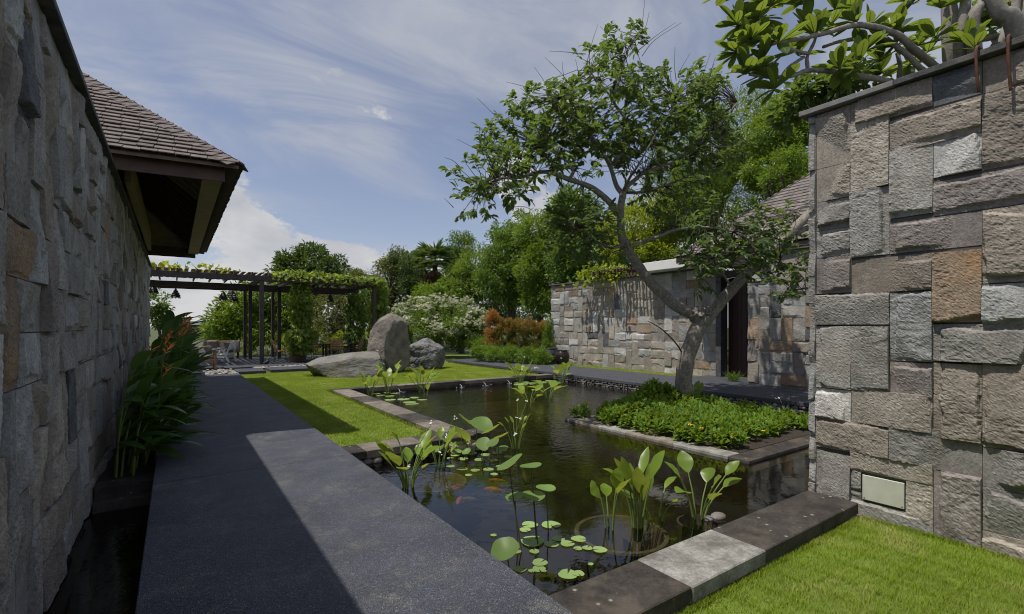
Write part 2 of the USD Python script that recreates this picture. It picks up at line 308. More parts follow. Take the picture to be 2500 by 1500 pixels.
# path stone: blue-black pebble-washed finish with a fine sparkle
def path_mat(name, c, c2, wear, s=1.0):
    n = {'g': ('geometry', {}), 'v': ('voronoi_texture', {'scale': 125.0, 'randomness': 1.0}), 'n1': ('noise_texture', {'scale': 1.7, 'detail': 8.0, 'roughness': 0.66}),
         'mp': ('mapping', {'scale': (1.0, 1.0, 1.0)}),
         'n2': ('noise_texture', {'scale': 2.6, 'detail': 10.0, 'roughness': 0.74}), 'n3': ('noise_texture', {'scale': 160.0, 'detail': 2.0}),
         'r': ('rgb_ramp', {'ramp': [(0.3, c), (0.7, c2)]}), 'wr': ('map_range', {'range_type': 'smoothstep', 'from_min': 0.50, 'from_max': 0.74, 'to_min': 0.0, 'to_max': 0.8, 'clamp': True}),
         'w': ('mix_color', {'b': wear}), 'sp': ('map_range', {'from_min': 0.34, 'from_max': 0.68, 'to_min': 0.35, 'to_max': 1.75}), 'm': ('mix_color', {'blend_type': 'multiply', 'fac': 1.0, 'use_clamp': False}),
         'sv': ('separate_color', {}), 'cv': ('map_range', {'from_min': 0.0, 'from_max': 1.0, 'to_min': 0.55, 'to_max': 1.5}), 'mc': ('mix_color', {'blend_type': 'multiply', 'fac': 1.0, 'use_clamp': False}), 'gl': ('map_range', {'range_type': 'smoothstep', 'from_min': 0.90, 'from_max': 0.99, 'to_min': 0.0, 'to_max': 0.5, 'clamp': True}),
         'gm': ('mix_color', {'b': (0.26, 0.27, 0.29)}),
         'b': ('bump', {'strength': 1.0, 'distance': 0.006}), 'p': ('principled_bsdf', {'roughness': 0.6, 'specular_ior_level': 0.5})}
    l = [('g.position', 'v.vector'), ('g.position', 'n1.vector'), ('g.position', 'mp.vector'), ('mp.vector', 'n2.vector'), ('g.position', 'n3.vector'), ('n1.fac', 'r.fac'), ('n2.fac', 'wr.value'), ('r.color', 'w.a'), ('wr.result', 'w.fac'),
         ('n3.fac', 'sp.value'), ('w.result', 'm.a'), ('sp.result', 'm.b'), ('v.color', 'sv.color'), ('sv.r', 'gl.value'), ('gl.result', 'gm.fac'), ('sv.g', 'cv.value'), ('m.result', 'mc.a'), ('cv.result', 'mc.b'), ('mc.result', 'gm.a'),
         ('gm.result', 'p.base_color'), ('v.distance', 'b.height'), ('b.normal', 'p.normal')]
    MAT[name] = usdkit.material(stage, '/World/Looks/' + name, n, l, surface='p.BSDF')
path_mat('path_stone', (0.027, 0.030, 0.042), (0.062, 0.068, 0.088), (0.15, 0.145, 0.115))
path_mat('walk_stone', (0.034, 0.037, 0.049), (0.060, 0.064, 0.078), (0.075, 0.074, 0.072))

def water_mat(name, tint, rip, scale):
    n = {'g': ('geometry', {}), 'sep': ('separate_xyz', {}),
         'mp': ('mapping', {'scale': (1.0, 1.7, 1.0), 'rotation': (0, 0, 0.6)}),
         'n1': ('noise_texture', {'scale': scale, 'detail': 3.0, 'roughness': 0.5, 'distortion': 0.6}), 'n2': ('noise_texture', {'scale': 0.5, 'detail': 2.0}),
         'fy': ('map_range', {'range_type': 'smoothstep', 'from_min': 3.4, 'from_max': 8.5, 'to_min': 0.07, 'to_max': 1.0, 'clamp': True}),
         'a': ('math', {'math_type': 'multiply', 'value2': rip}), 'b': ('bump', {'distance': 0.02}),
         'f': ('fresnel', {'IOR': 1.46}), 't': ('transparent_bsdf', {'color': tint}), 'gl': ('glossy_bsdf', {'roughness': 0.0, 'color': (1, 1, 1)}), 'x': ('mix_closure', {})}
    l = [('g.position', 'mp.vector'), ('mp.vector', 'n1.vector'), ('g.position', 'sep.vector'), ('sep.y', 'fy.value'), ('fy.result', 'a.value1'), ('a.value', 'b.strength'),
         ('n1.fac', 'b.height'), ('b.normal', 'f.normal'), ('b.normal', 'gl.normal'), ('f.fac', 'x.fac'), ('t.BSDF', 'x.closure1'), ('gl.BSDF', 'x.closure2')]
    MAT[name] = usdkit.material(stage, '/World/Looks/' + name, n, l, surface='x.closure')
water_mat('water', (0.42, 0.41, 0.31), 0.55, 7.0)

leaf('leaf_main', [(0.063, 0.107, 0.035), (0.097, 0.157, 0.044), (0.149, 0.219, 0.056)], 0.34, 0.42, 0.4)
leaf('leaf_frangipani', [(0.037, 0.075, 0.019), (0.074, 0.140, 0.030), (0.114, 0.200, 0.037), (0.160, 0.246, 0.045)], 0.38, 0.38, 0.5, tcol=(0.30, 0.40, 0.04))
leaf('leaf_heliconia', [(0.066, 0.139, 0.034), (0.109, 0.207, 0.040), (0.159, 0.280, 0.048)], 0.30, 0.36, 0.5, tcol=(0.16, 0.26, 0.03))
leaf('leaf_mid', [(0.068, 0.130, 0.022), (0.118, 0.198, 0.030), (0.187, 0.273, 0.040)], 0.28)
leaf('leaf_bright', [(0.099, 0.169, 0.021), (0.164, 0.252, 0.031), (0.233, 0.327, 0.042)], 0.28)
leaf('leaf_lime', [(0.149, 0.203, 0.018), (0.218, 0.277, 0.026), (0.297, 0.337, 0.036)], 0.42)
leaf('leaf_olive', [(0.079, 0.101, 0.030), (0.118, 0.147, 0.039), (0.169, 0.192, 0.056)], 0.3)
leaf('leaf_dark', [(0.045, 0.083, 0.024), (0.075, 0.128, 0.033), (0.120, 0.180, 0.045)], 0.25)
leaf('leaf_vine', [(0.124, 0.185, 0.037), (0.198, 0.279, 0.051), (0.310, 0.383, 0.081)], 0.38)
leaf('leaf_hedge', [(0.090, 0.162, 0.019), (0.144, 0.234, 0.026), (0.204, 0.306, 0.036)], 0.34)
leaf('leaf_redtip', [(0.160, 0.150, 0.030), (0.360, 0.140, 0.060), (0.500, 0.130, 0.070), (0.550, 0.160, 0.090)], 0.32)
leaf('leaf_redgreen', [(0.080, 0.135, 0.020), (0.130, 0.190, 0.028), (0.240, 0.200, 0.040), (0.450, 0.170, 0.075)], 0.32)
leaf('leaf_palm', [(0.081, 0.138, 0.046), (0.138, 0.207, 0.065), (0.184, 0.252, 0.081)], 0.25)
leaf('leaf_dead', [(0.120, 0.085, 0.045), (0.180, 0.130, 0.070), (0.240, 0.180, 0.100)], 0.2)
leaf('leaf_cover', [(0.094, 0.175, 0.020), (0.156, 0.256, 0.027), (0.225, 0.331, 0.037), (0.300, 0.330, 0.050)], 0.30, 0.5, 0.25)
leaf('leaf_water', [(0.188, 0.298, 0.035), (0.267, 0.384, 0.044), (0.361, 0.470, 0.056), (0.420, 0.360, 0.060)], 0.42, 0.38, 0.45, tcol=(0.40, 0.46, 0.05))
leaf('leaf_lotus', [(0.176, 0.284, 0.081), (0.230, 0.338, 0.101), (0.270, 0.378, 0.081)], 0.40, 0.45, 0.3, tcol=(0.40, 0.46, 0.06))
leaf('pad_green', [(0.225, 0.330, 0.112), (0.300, 0.405, 0.128), (0.375, 0.450, 0.120), (0.495, 0.465, 0.105), (0.330, 0.225, 0.075)], 0.15, 0.5, 0.3)
leaf('petals', [(0.600, 0.600, 0.500), (0.600, 0.600, 0.600)], 0.25, 0.6, 0.2, tcol=(0.7, 0.7, 0.5))
leaf('grass_blade_x', [(0.160, 0.240, 0.022), (0.230, 0.310, 0.030), (0.300, 0.370, 0.045), (0.380, 0.380, 0.110)], 0.35, 0.5, 0.25, tcol=(0.28, 0.36, 0.03), clump=0.8)

def grass_mat():
    n = {'g': ('geometry', {}), 'r': ('rgb_ramp', {'ramp': [(0.0, (0.23, 0.32, 0.030)), (0.4, (0.33, 0.42, 0.040)), (0.8, (0.42, 0.49, 0.06)), (1.0, (0.50, 0.49, 0.16))]}),
         'n1': ('noise_texture', {'scale': 2.2, 'detail': 5.0, 'roughness': 0.6}), 'n2': ('noise_texture', {'scale': 0.55, 'detail': 3.0}),
         'd': ('map_range', {'range_type': 'smoothstep', 'from_min': 0.47, 'from_max': 0.70, 'to_min': 0.0, 'to_max': 0.62, 'clamp': True}), 'dm': ('mix_color', {'b': (0.52, 0.47, 0.19)}),
         'v': ('map_range', {'from_min': 0.3, 'from_max': 0.7, 'to_min': 0.72, 'to_max': 1.2}), 'm': ('mix_color', {'blend_type': 'multiply', 'fac': 1.0, 'use_clamp': False}),
         'p': ('principled_bsdf', {'roughness': 0.55, 'specular_ior_level': 0.2}), 't': ('translucent_bsdf', {'color': (0.36, 0.45, 0.04)}), 'x': ('mix_closure', {'fac': 0.35})}
    l = [('g.random_per_island', 'r.fac'), ('g.position', 'n1.vector'), ('g.position', 'n2.vector'), ('n1.fac', 'd.value'), ('d.result', 'dm.fac'), ('r.color', 'dm.a'), ('n2.fac', 'v.value'), ('dm.result', 'm.a'), ('v.result', 'm.b'),
         ('m.result', 'p.base_color'), ('p.BSDF', 'x.closure1'), ('t.BSDF', 'x.closure2')]
    MAT['grass_blade'] = usdkit.material(stage, '/World/Looks/grass_blade', n, l, surface='x.closure')
grass_mat()

# ------------------------------------------------------------------ ground, lawns, pond, paths (z: path 0, lawn -0.10, kerb -0.06, water -0.24)
WZ, LZ, KZ = -0.24, -0.10, -0.06
XP0, XP1 = -0.18, 1.835                      # edges of the long path
def sheet(rects, z):
    V, F = [], []
    for x0, x1, y0, y1 in rects:
        k = len(V); V += [[x0, y0, z], [x1, y0, z], [x1, y1, z], [x0, y1, z]]; F.append([k, k + 1, k + 2, k + 3])
    return np.array(V, float), np.array(F)
B = 900.0
tag(mesh('ground', sheet([(-B, -0.75, -B, B), (-0.75, 13.4, 13.6, B), (13.4, B, -B, B), (1.9, 13.4, -B, 1.9), (-0.75, 1.9, -B, -12), (5.6, 13.4, 1.9, 2.3), (1.9, 3.4, 6.9, 13.6)], -0.27), 'earth'), 'earth ground reaching out to the horizon', 'ground', kind='structure')
def lawn(name, rects, label):
    return tag(mesh(name, sheet(rects, LZ - 0.035), 'lawn_base'), label, 'lawn', kind='structure')
lawn('lawn', [(1.84, 3.43, 6.9, 13.4), (1.84, 10.95, 13.4, 23.0), (4.4, 10.95, 23.0, 26.5), (9.0, 40, 26.5, 30), (10.95, 40, 21.0, 26.5)], 'mown green lawn beyond the pond with boulders on it')
tag(mesh('front_lawn', sheet([(1.84, 5.34, -8, 1.89)], LZ - 0.10), 'lawn_base'), 'sunny lawn in the right foreground against the tall stone wall', 'lawn', kind='structure')
lawn('grass_strip', [(13.42, 14.75, 9.65, 21.0)], 'narrow strip of grass at the foot of the far stone wall')
# pond bed and water
tag(mesh('pond_bed', cat(sheet([(1.7, 11.1, 1.9, 13.6)], -0.80)), 'pond_mud'), 'dark muddy bed of the pond', 'pond bed', kind='structure')
tag(mesh('pond_water', sheet([(1.86, 10.97, 2.1, 6.60), (3.6, 10.97, 6.60, 13.40)], WZ), 'water'), 'dark rippled pond water reflecting sky and trees', 'water', kind='structure')
# long path: big slabs with fine joints, on a bed that closes its sides
def slabs(parent, x0, x1, ys, m, th=0.09, z=0.0, gap=0.004):
    for a, b in zip(ys[:-1], ys[1:]):
        mesh('slab', cbox(x0, x1, a + gap / 2, b - gap / 2, z - th, z, 0.006), m, parent)
pth = tag(UsdGeom.Xform.Define(stage, '/World/path').GetPrim(), 'long dark blue-black path between the left stone wall and the pond', 'path', kind='structure')
slabs(pth, XP0, XP1, [-9, -4, 0.9, 6.16, 12.4, 17.6, 19.25], 'path_stone')
mesh('bed', box(XP0 + 0.05, XP1 - 0.05, -9, 19.0, -0.9, -0.095), 'kerb_dark', pth)
wk = tag(UsdGeom.Xform.Define(stage, '/World/walkway').GetPrim(), 'dark walkway along the far side of the pond to the door', 'walkway', kind='structure')
slabs(wk, 10.95, 13.46, [-6, 1.5, 6.0, 9.55, 14.0, 18.0, 21.4], 'walk_stone', 0.085)
mesh('slab', cbox(13.462, 14.92, 7.60, 9.60, -0.085, -0.012, 0.006), 'walk_stone', wk)
mesh('bed', box(11.02, 13.42, -6, 21.3, -0.9, -0.09), 'kerb_dark', wk)
rng = np.random.default_rng(5)
def pebble(c, r, s):
    v, f = ICO2
    n = v / np.linalg.norm(v, axis=1, keepdims=True)
    return n * (np.asarray(s) * r) * (1 + 0.25 * fbm(n * 1.3 + rng.uniform(0, 40, 3), 1, 2)[:, None]) + c, f
_i = trimesh.creation.icosphere(1); ICO1 = (np.asarray(_i.vertices), np.asarray(_i.faces)); _i = trimesh.creation.icosphere(2); ICO2 = (np.asarray(_i.vertices), np.asarray(_i.faces)); ICO2 = ICO1
# pebble face under the walkway: the nearest 260 are parts, the rest one part
far = []; cnt = 0
yy = 2.4
while yy < 13.3:
    for zz in (-0.125, -0.195, -0.262, -0.32):
        r = rng.uniform(0.030, 0.048)
        c = np.array([10.985 + rng.uniform(-.012, .012), yy + rng.uniform(-.02, .02), zz + rng.uniform(-.012, .012)])
        pv = pebble(c, r, (0.8, rng.uniform(0.9, 1.5), rng.uniform(0.7, 1.0)))
        m = 'pebble_dark' if rng.random() < 0.6 else 'pebble_look'
        if yy < 7.6 and zz > -0.30: mesh('pebble', pv, m, wk, smooth=True)
        else: far.append(pv)
    yy += rng.uniform(0.075, 0.10)
mesh('pebble_bank', cat(*far), 'pebble_dark', wk, smooth=True, kind='stuff')

# ------------------------------------------------------------------ kerbs round the pond
def kerb(name, label, stones, sides=None):
    t = thing(name, label, 'kerb')
    for x0, x1, y0, y1, m, *zz in stones:
        z1 = zz[0] if zz else KZ
        z0 = zz[1] if len(zz) > 1 else z1 - 0.11
        v, f = cbox(x0, x1, y0, y1, z0, z1, 0.008)
        mesh('kerb_stone', (v, f), m, t)
    if sides: mesh('footing', sides, 'kerb_dark', t)
    return t
K = 0.0025
kerb('pond_kerb', 'near kerb of large dark slabs, one of them pale, between the pond and the front lawn',
     [(1.84, 2.72 - K, 1.89, 2.34, 'kerb_dark'), (2.72 + K, 3.62 - K, 1.885, 2.342, 'kerb_pale'), (3.62 + K, 4.56 - K, 1.89, 2.34, 'kerb_dark'), (4.56 + K, 5.30, 1.89, 2.337, 'kerb_dark', KZ + .002), (5.80, 8.4, 1.89, 2.34, 'kerb_dark'), (8.405, 10.94, 1.89, 2.34, 'kerb_dark')],
     box(1.85, 5.28, 1.96, 2.29, -0.85, -0.172))
ys = [6.92, 7.86, 8.80, 9.74, 10.68, 11.62, 12.52, 13.18]
kerb('pond_kerb', 'left kerb of alternating brown and pale stones along the lawn', [(3.43, 3.87, a + K, b - K, ['kerb_mid', 'kerb_dark', 'kerb_mid', 'kerb_mid', 'kerb_dark', 'kerb_mid', 'kerb_mid'][i]) for i, (a, b) in enumerate(zip(ys[:-1], ys[1:]))],
     box(3.5, 3.82, 6.9, 13.2, -0.85, -0.172))
kerb('pond_kerb', 'short kerb running from the path towards the clay pot in the pond', [(1.84, 2.12 - K, 6.46, 6.90, 'kerb_dark'), (2.12 + K, 2.95 - K, 6.462, 6.905, 'kerb_mid'), (2.95 + K, 3.86, 6.46, 6.902, 'kerb_dark', KZ + .002), (3.875, 4.12, 6.52, 6.86, 'kerb_dark', KZ + .001)],
     box(1.85, 4.08, 6.53, 6.86, -0.85, -0.172))
xs = [3.43, 4.4, 5.4, 6.4, 7.4, 8.4, 9.4, 10.2, 10.94]
kerb('pond_kerb', 'back kerb of the pond along the lawn with small water spouts below it', [(a + K, b - K, 13.185, 13.52, 'kerb_mid' if i % 3 else 'kerb_dark', KZ - .003) for i, (a, b) in enumerate(zip(xs[:-1], xs[1:]))],
     box(3.5, 10.95, 13.21, 13.5, -0.85, -0.175))
# rough rubble under the short kerb
t = thing('rubble_edging', 'rough dark stones under the short kerb at the water', 'edging')
x = 1.95
while x < 3.8:
    r = rng.uniform(.05, .075)
    mesh('stone', pebble((x, 6.50, -0.215 + rng.uniform(-.01, .01)), r, (1.1, .8, .75)), 'pebble_dark', t, smooth=True); x += r * rng.uniform(1.7, 2.0)
# small jets of water out of the back kerb
for k, (px, lab) in enumerate([(972, 'leftmost small white water jet at the back kerb, behind the bushy water plant'), (1122, 'second small white water jet from the left at the back kerb'), (1180, 'small white water jet in the middle of the back kerb'), (1238, 'rightmost small white water jet at the back kerb')]):
    kk = (px - 1250) / FPX; X_ = 13.185 * (ST + kk * CT) / (CT - kk * ST)
    q = np.linspace(0, 1, 7); P = np.stack([X_ + 0 * q, 13.19 - 0.16 * q, -0.16 + 0.02 * q - 0.09 * q * q], 1)
    t = thing('water_jet', lab, 'water jet')
    mesh('jet', tube(P, inter([.004, .007, .009], 7), 7), 'foam', t, smooth=True)
    mesh('splash', cat(*[pebble(P[-1] + rng.normal(0, 1, 3) * (.10, .05, .004) + [0, 0, -.004], rng.uniform(.006, .013), (1.6, 1.2, .4)) for _ in range(14)]), 'foam', t, smooth=True, kind='stuff')

# ------------------------------------------------------------------ island planter
isl = thing('island_planter', 'low square stone planter standing in the pond under the leaning tree', 'planter')
IX0, IX1, IY0, IY1, IZ = 6.33, 9.75, 3.53, 7.27, -0.20
xs = [IX0, 7.2, 8.05, 8.9, IX1]
for a, b in zip(xs[:-1], xs[1:]):
    mesh('rim_stone', cbox(a + K, b - K, IY0, IY0 + .30, -0.29, IZ, .006), 'kerb_dark', isl); mesh('rim_stone', cbox(a + K, b - K, IY1 - .3, IY1, -0.29, IZ, .006), 'kerb_mid', isl)
ys = [IY0 + .302, 4.75, 5.7, 6.35, IY1 - .302]
for i, (a, b) in enumerate(zip(ys[:-1], ys[1:])):
    mesh('rim_stone', cbox(IX0, IX0 + .3, a + K, b - K, -0.29, IZ, .006), 'kerb_mid' if i % 2 else 'kerb_pale', isl); mesh('rim_stone', cbox(IX1 - .3, IX1, a + K, b - K, -0.29, IZ, .006), 'kerb_mid', isl)
mesh('submerged_step', box(IX0 - .13, IX1 + .13, IY0 - .13, IY1 + .13, -0.80, -0.292), 'moss_stone', isl)
mesh('soil', box(IX0 + .31, IX1 - .31, IY0 + .31, IY1 - .31, -0.288, -0.20), 'soil', isl)

# ------------------------------------------------------------------ walls of split stone
def stone_block(w, h, relief, seed, nx, ny, chip=1.0, flat=0.0, facets=1, grain=.0014, j=.0024):
    """split-face block: u along the wall, v up, n out of the wall; returns local points (u, v, n) and faces"""
    r = np.random.default_rng(seed)
    U, V = np.meshgrid(np.linspace(0, w, nx + 1), np.linspace(0, h, ny + 1), indexing='ij')
    P = np.stack([U, V, np.zeros_like(U)], -1); o = r.uniform(0, 50, 3)
    z = relief * r.uniform(.55, 1.0) + relief * (r.uniform(-.22, .22) * (U / w - .5) + r.uniform(-.35, .35) * (V / h - .5))
    z += relief * .30 * fbm(P + o, 5.0, 2) + relief * .22 * fbm(P * [1, 1.6, 1] + o, 18, 3) + .0085 * r.uniform(.3, 1.5) * fbm(P * [1, 1.5, 1] + o, 34, 3)
    for q in range(facets):                              # a few broken planes
        a_ = r.uniform(0, 2 * PI); sl = relief * r.uniform(.6, 2.6) / max(w, h); pc = r.uniform(.2, .8, 2) * [w, h]
        z = np.minimum(z, relief * r.uniform(.55, .95) + sl * ((U - pc[0]) * math.cos(a_) + (V - pc[1]) * math.sin(a_)) + relief * .10 * fbm(P + o + q, 9, 2))
    for e in range(4):                                   # bottom, top, left, right: chipped-off margins
        d = (V, h - V, U, w - U)[e]; s = (U, U, V, V)[e]; L = (h, h, w, w)[e]
        if r.random() < (.8, .55, .4, .4)[e] * chip:
            Q = np.stack([s, 0 * s, 0 * s], -1) + o + e * 7
            cut = min(L, .34) * r.uniform(.04, .20) + min(L, .34) * .30 * (fbm(Q, 7.0, 4) + .03) + r.uniform(-.12, .12) * L * (s / s.max() - .5)
            low = relief * r.uniform(.05, .3) + relief * .2 * fbm(P + o, 14, 2)
            k = np.clip((cut - d) / (0.010 + 0.10 * abs(r.normal()) * cut.clip(0)), 0, 1)
            z = z * (1 - k) + np.minimum(z, low) * k
    z = z + r.normal(0, grain, z.shape)
    z = np.maximum(z, 0.004) * (1 - flat) + flat * relief * .5
    P = np.stack([U * (1 - 2 * j / w) + j, V * (1 - 2 * j / h) + j, z], -1).reshape(-1, 3)
    a = np.arange((nx + 1) * (ny + 1)).reshape(nx + 1, ny + 1)
    F = np.stack([a[:-1, :-1], a[1:, :-1], a[1:, 1:], a[:-1, 1:]], -1).reshape(-1, 4)
    ring = np.concatenate([a[:, 0], a[-1, 1:], a[-2::-1, -1], a[0, -2:0:-1]])
    S = P[ring].copy(); S2 = P[ring].copy(); S2[:, 2] = -0.05; m = len(P); q = len(ring); i = np.arange(q); i2 = (i + 1) % q
    F2 = np.stack([m + i2, m + i, m + q + i, m + q + i2], -1)
    return np.vstack([P, S, S2]), np.vstack([F, F2])
def wall_frame(P, plane, face, flip):
    """local (u, v, n) to the world for a wall whose face lies at X = plane; face = -1 or +1 is the way it looks"""
    v, f = P
    W = np.stack([plane + face * v[:, 2], v[:, 0], v[:, 1]], -1)
    return W, (f if face * flip > 0 else f[:, ::-1])
def dominoes(nu, nv, r, single=.1, flat=.55):
    """fills a grid of modules with 1 x 2 and 2 x 1 blocks"""
    used = np.zeros((nu, nv), bool); out = []
    for j in range(nv):
        for i in range(nu):
            if used[i, j]: continue
            ok_h = i + 1 < nu and not used[i + 1, j]; ok_v = j + 1 < nv and not used[i, j + 1]
            k = r.random()
            if k < single or not (ok_h or ok_v): d = (1, 1)
            elif ok_h and (k < flat or not ok_v): d = (2, 1)
            else: d = (1, 2)
            used[i:i + d[0], j:j + d[1]] = True; out.append((i, j) + d)
    return out
def pick(r, w): return STONES[r.choice(len(STONES), p=np.array(w) / sum(w))]

# tall wall on the right: stones as laid in the photograph
MOD = 0.3095
rw = thing('stone_wall', 'tall sunlit wall of large split stones on the right with a pale metal hatch', 'wall')
RX = 5.38                                                # backing plane; faces stand out to about 5.33
mesh('core', box(RX + .001, 5.72, -9, 2.33, -1.0, 3.76), 'mortar', rw)
colY = [2.288 - MOD * i for i in range(40)]
def rstone(c0, c1, yt, yb, m, relief=.045, chip=1.0):
    y1, y0 = colY[c0], colY[c1]; ym = (y0 + y1) / 2
    fw = RX * ST + ym * CT; z1, z0 = EYE - (yt - Y0) / FPX * fw, EYE - (yb - Y0) / FPX * fw
    put(y0, y1, max(z0, -.35), min(z1, 3.758), m, relief + .014, chip)
_s = [100]
def put(y0, y1, z0, z1, m, relief=.045, chip=1.0, plane=RX, face=-1, parent=None, res=.0115, smooth=True):
    _s[0] += 1
    w, h = y1 - y0, z1 - z0
    b = stone_block(w, h, relief, _s[0], max(3, int(w / res)), max(3, int(h / res)), chip)
    v, f = b; v = v + [y0, z0, 0]
    mesh('stone', wall_frame((v, f), plane, face, -1), m, parent or rw)
G, BG, BR, TN, PU, OR, DK, PL = STONES
L = [(0, 1, 262, 405, TN), (0, 1, 405, 488, TN), (0, 1, 488, 560, G), (0, 1, 560, 627, G), (0, 1, 627, 717, PU), (0, 2, 717, 793, G), (0, 1, 796, 949, G), (0, 1, 950, 1027, PL), (0, 2, 1027, 1105, BR), (0, 1, 1105, 1240, G),
     (1, 3, 195, 290, BR), (1, 2, 293, 461, TN), (1, 2, 463, 626, G), (1, 3, 627, 713, BR), (1, 2, 796, 955, G), (1, 3, 957, 1043, TN),
     (2, 4, 268, 352, BR), (2, 3, 355, 528, G), (2, 4, 532, 611, PU), (2, 3, 714, 883, BG), (2, 3, 885, 966, PU), (2, 4, 1046, 1148, G),
     (3, 4, 150, 246, DK), (3, 4, 330, 425, PL), (3, 5, 424, 512, PU), (3, 4, 613, 788, OR), (3, 5, 791, 886, G), (3, 4, 888, 1074, BR), (3, 4, 1155, 1360, PU),
     (4, 5, 40, 212, TN), (4, 5, 212, 405, BR), (4, 5, 505, 690, BR), (4, 5, 692, 792, BG), (4, 5, 884, 1100, BR), (4, 5, 1100, 1200, G), (4, 5, 1200, 1310, G), (4, 5, 1310, 1500, TN)]
for c0, c1, yt, yb, m in L: rstone(c0, c1, yt, yb, m)
# the row round the hatch
for c0, c1, yt, yb, m in [(1, 3, 1115, 1166, TN)]: rstone(c0, c1, yt, yb, m, .03)
HY0, HY1, HZ0, HZ1 = 1.555, 1.885, -0.035, 0.205
put(colY[2] - MOD, HY0 - .006, -.20, HZ1 + .035, TN, .03); put(HY1 + .006, colY[1], .03, HZ1 + .035, G, .03); put(HY1 + .006, colY[1], -.06, .026, G, .02); put(colY[2] - MOD, colY[1], -.38, HZ0 - .02, G, .03)
def hatch():
    mesh('hatch', cbox(RX - .02, RX - .005, HY0 + .004, HY1 - .004, HZ0 + .004, HZ1 - .004, .003), 'panel_paint', rw)
    mesh('screw', pebble(np.array([RX - .0205, HY0 + .02, HZ0 + .02]), .006, (.4, 1, 1)), 'rust_iron', rw); mesh('screw', pebble(np.array([RX - .0205, HY1 - .02, HZ0 + .02]), .006, (.4, 1, 1)), 'rust_iron', rw)
hatch()
# corner strip: the ends of the stones of the short return face
z = -.35; r = np.random.default_rng(8)
while z < 3.75:
    h = r.choice([.24, .31, .36, .48]); z1 = min(3.757, z + h)
    if not -0.62 < (z + z1) / 2 < -9: put(2.290, 2.352, z, z1, r.choice([G, G, BR, BG]), .045, .3)
    z = z1
# further stones towards and behind the camera
r = np.random.default_rng(21)
for i, j, a, b in dominoes(11, 13, r):
    y1 = colY[5] - i * MOD; y0 = y1 - a * MOD; z0 = -.35 + j * .316; z1 = min(3.757, z0 + b * .316)
    put(y0, y1, z0, z1, pick(r, [5, 2, 4, 3, 4, 1, .6, 1]), .045, 1.0, res=.05)
ys = [-9, -6, -3, -.4, .78, 1.62, 2.42]
for a, b in zip(ys[:-1], ys[1:]): mesh('coping', cbox(5.285, 5.78, a + .0015, b - .0015, 3.765, 3.815, .004), 'granite_pale' if b > 1.7 else 'granite', rw)
for k, (y, zb, lab) in enumerate([(1.06, 3.48, 'rusty iron rod hooked over the right wall, the one nearer the corner'), (0.88, 3.42, 'rusty iron rod hooked over the right wall, nearest the picture edge')]):
    P = curve([(5.6, y - .01, 3.85), (5.36, y, 3.852), (5.255, y, 3.83), (5.245, y, 3.70), (5.262, y - .004, 3.55), (5.285, y - .008, zb)], 6)
    tag(mesh('iron_rod', tube(P, .011, 8), 'rust_iron', smooth=True), lab, 'rod')

# long wall on the left, in its own shade
lw = thing('stone_wall', 'long shaded wall of rough split stones along the left of the path', 'wall')
LX = -0.745
mesh('core', box(-1.12, LX - .001, -9, 21.9, -1.2, 3.76), 'mortar', lw)
r = np.random.default_rng(33); farst = []
nu = 66
LOUT = []
for i, j, a, b in dominoes(nu, 13, r, .08):
    y0 = 1.4 + i * MOD; LOUT.append((y0, j, a, b))
LOUT.sort()
for n_, (y0, j, a, b) in enumerate(LOUT):
    y1 = min(21.88, y0 + a * MOD); z0 = -.33 + j * .316; z1 = min(3.757, z0 + b * .316)
    m = pick(r, [7, 3, 3.2, 2, 2.5, .35, .8, .5])
    _s[0] += 1; w, h = y1 - y0, z1 - z0
    if w < .05: continue
    vis = y0 > 2.6 and y0 < 14
    res = .0115 if y0 < 5.2 else .02 if y0 < 8 else .035 if y0 < 11 else .06
    v, f = stone_block(w, h, r.uniform(.034, .072), _s[0], max(4, int(w / res)), max(4, int(h / res)), facets=1, j=.004)
    wv = wall_frame((v + [y0, z0, 0], f), LX, 1, -1)
    if y0 < 2.2 or y0 > 15.0: farst.append(wv)
    else: mesh('stone', wv, m, lw)
mesh('far_stones', cat(*farst), 'stone_grey', lw, kind='stuff')
ys = [-9, -5, -1, 2.0, 4.5, 7, 9.5, 12, 14.5, 17, 19.5, 21.95]
for a, b in zip(ys[:-1], ys[1:]): mesh('coping', cbox(-1.17, -0.655, a + .0015, b - .0015, 3.763, 3.813, .004), 'granite', lw)
# trench with still water between the wall and the path, then the planting bed
tag(mesh('trench_water', sheet([(-0.76, XP0 + .06, -9, 6.76)], -0.34), 'water'), 'narrow channel of black water at the foot of the left wall', 'water', kind='structure')
tag(mesh('trench_bed', sheet([(-0.76, XP0 + .06, -9, 22)], -0.75), 'pond_mud'), 'bed of the narrow channel by the left wall', 'channel bed', kind='structure')
bed = thing('planting_bed', 'narrow stone-edged planting bed at the foot of the left wall', 'planter')
mesh('edging', cbox(-0.70, XP0 - .004, 6.74, 6.98, -0.62, -0.10, .008), 'kerb_dark', bed); mesh('step', cbox(-0.70, XP0 - .006, 6.62, 6.735, -0.62, -0.235, .006), 'kerb_dark', bed)
mesh('soil', box(-0.73, XP0 - .002, 6.985, 21.9, -0.6, -0.13), 'soil', bed)
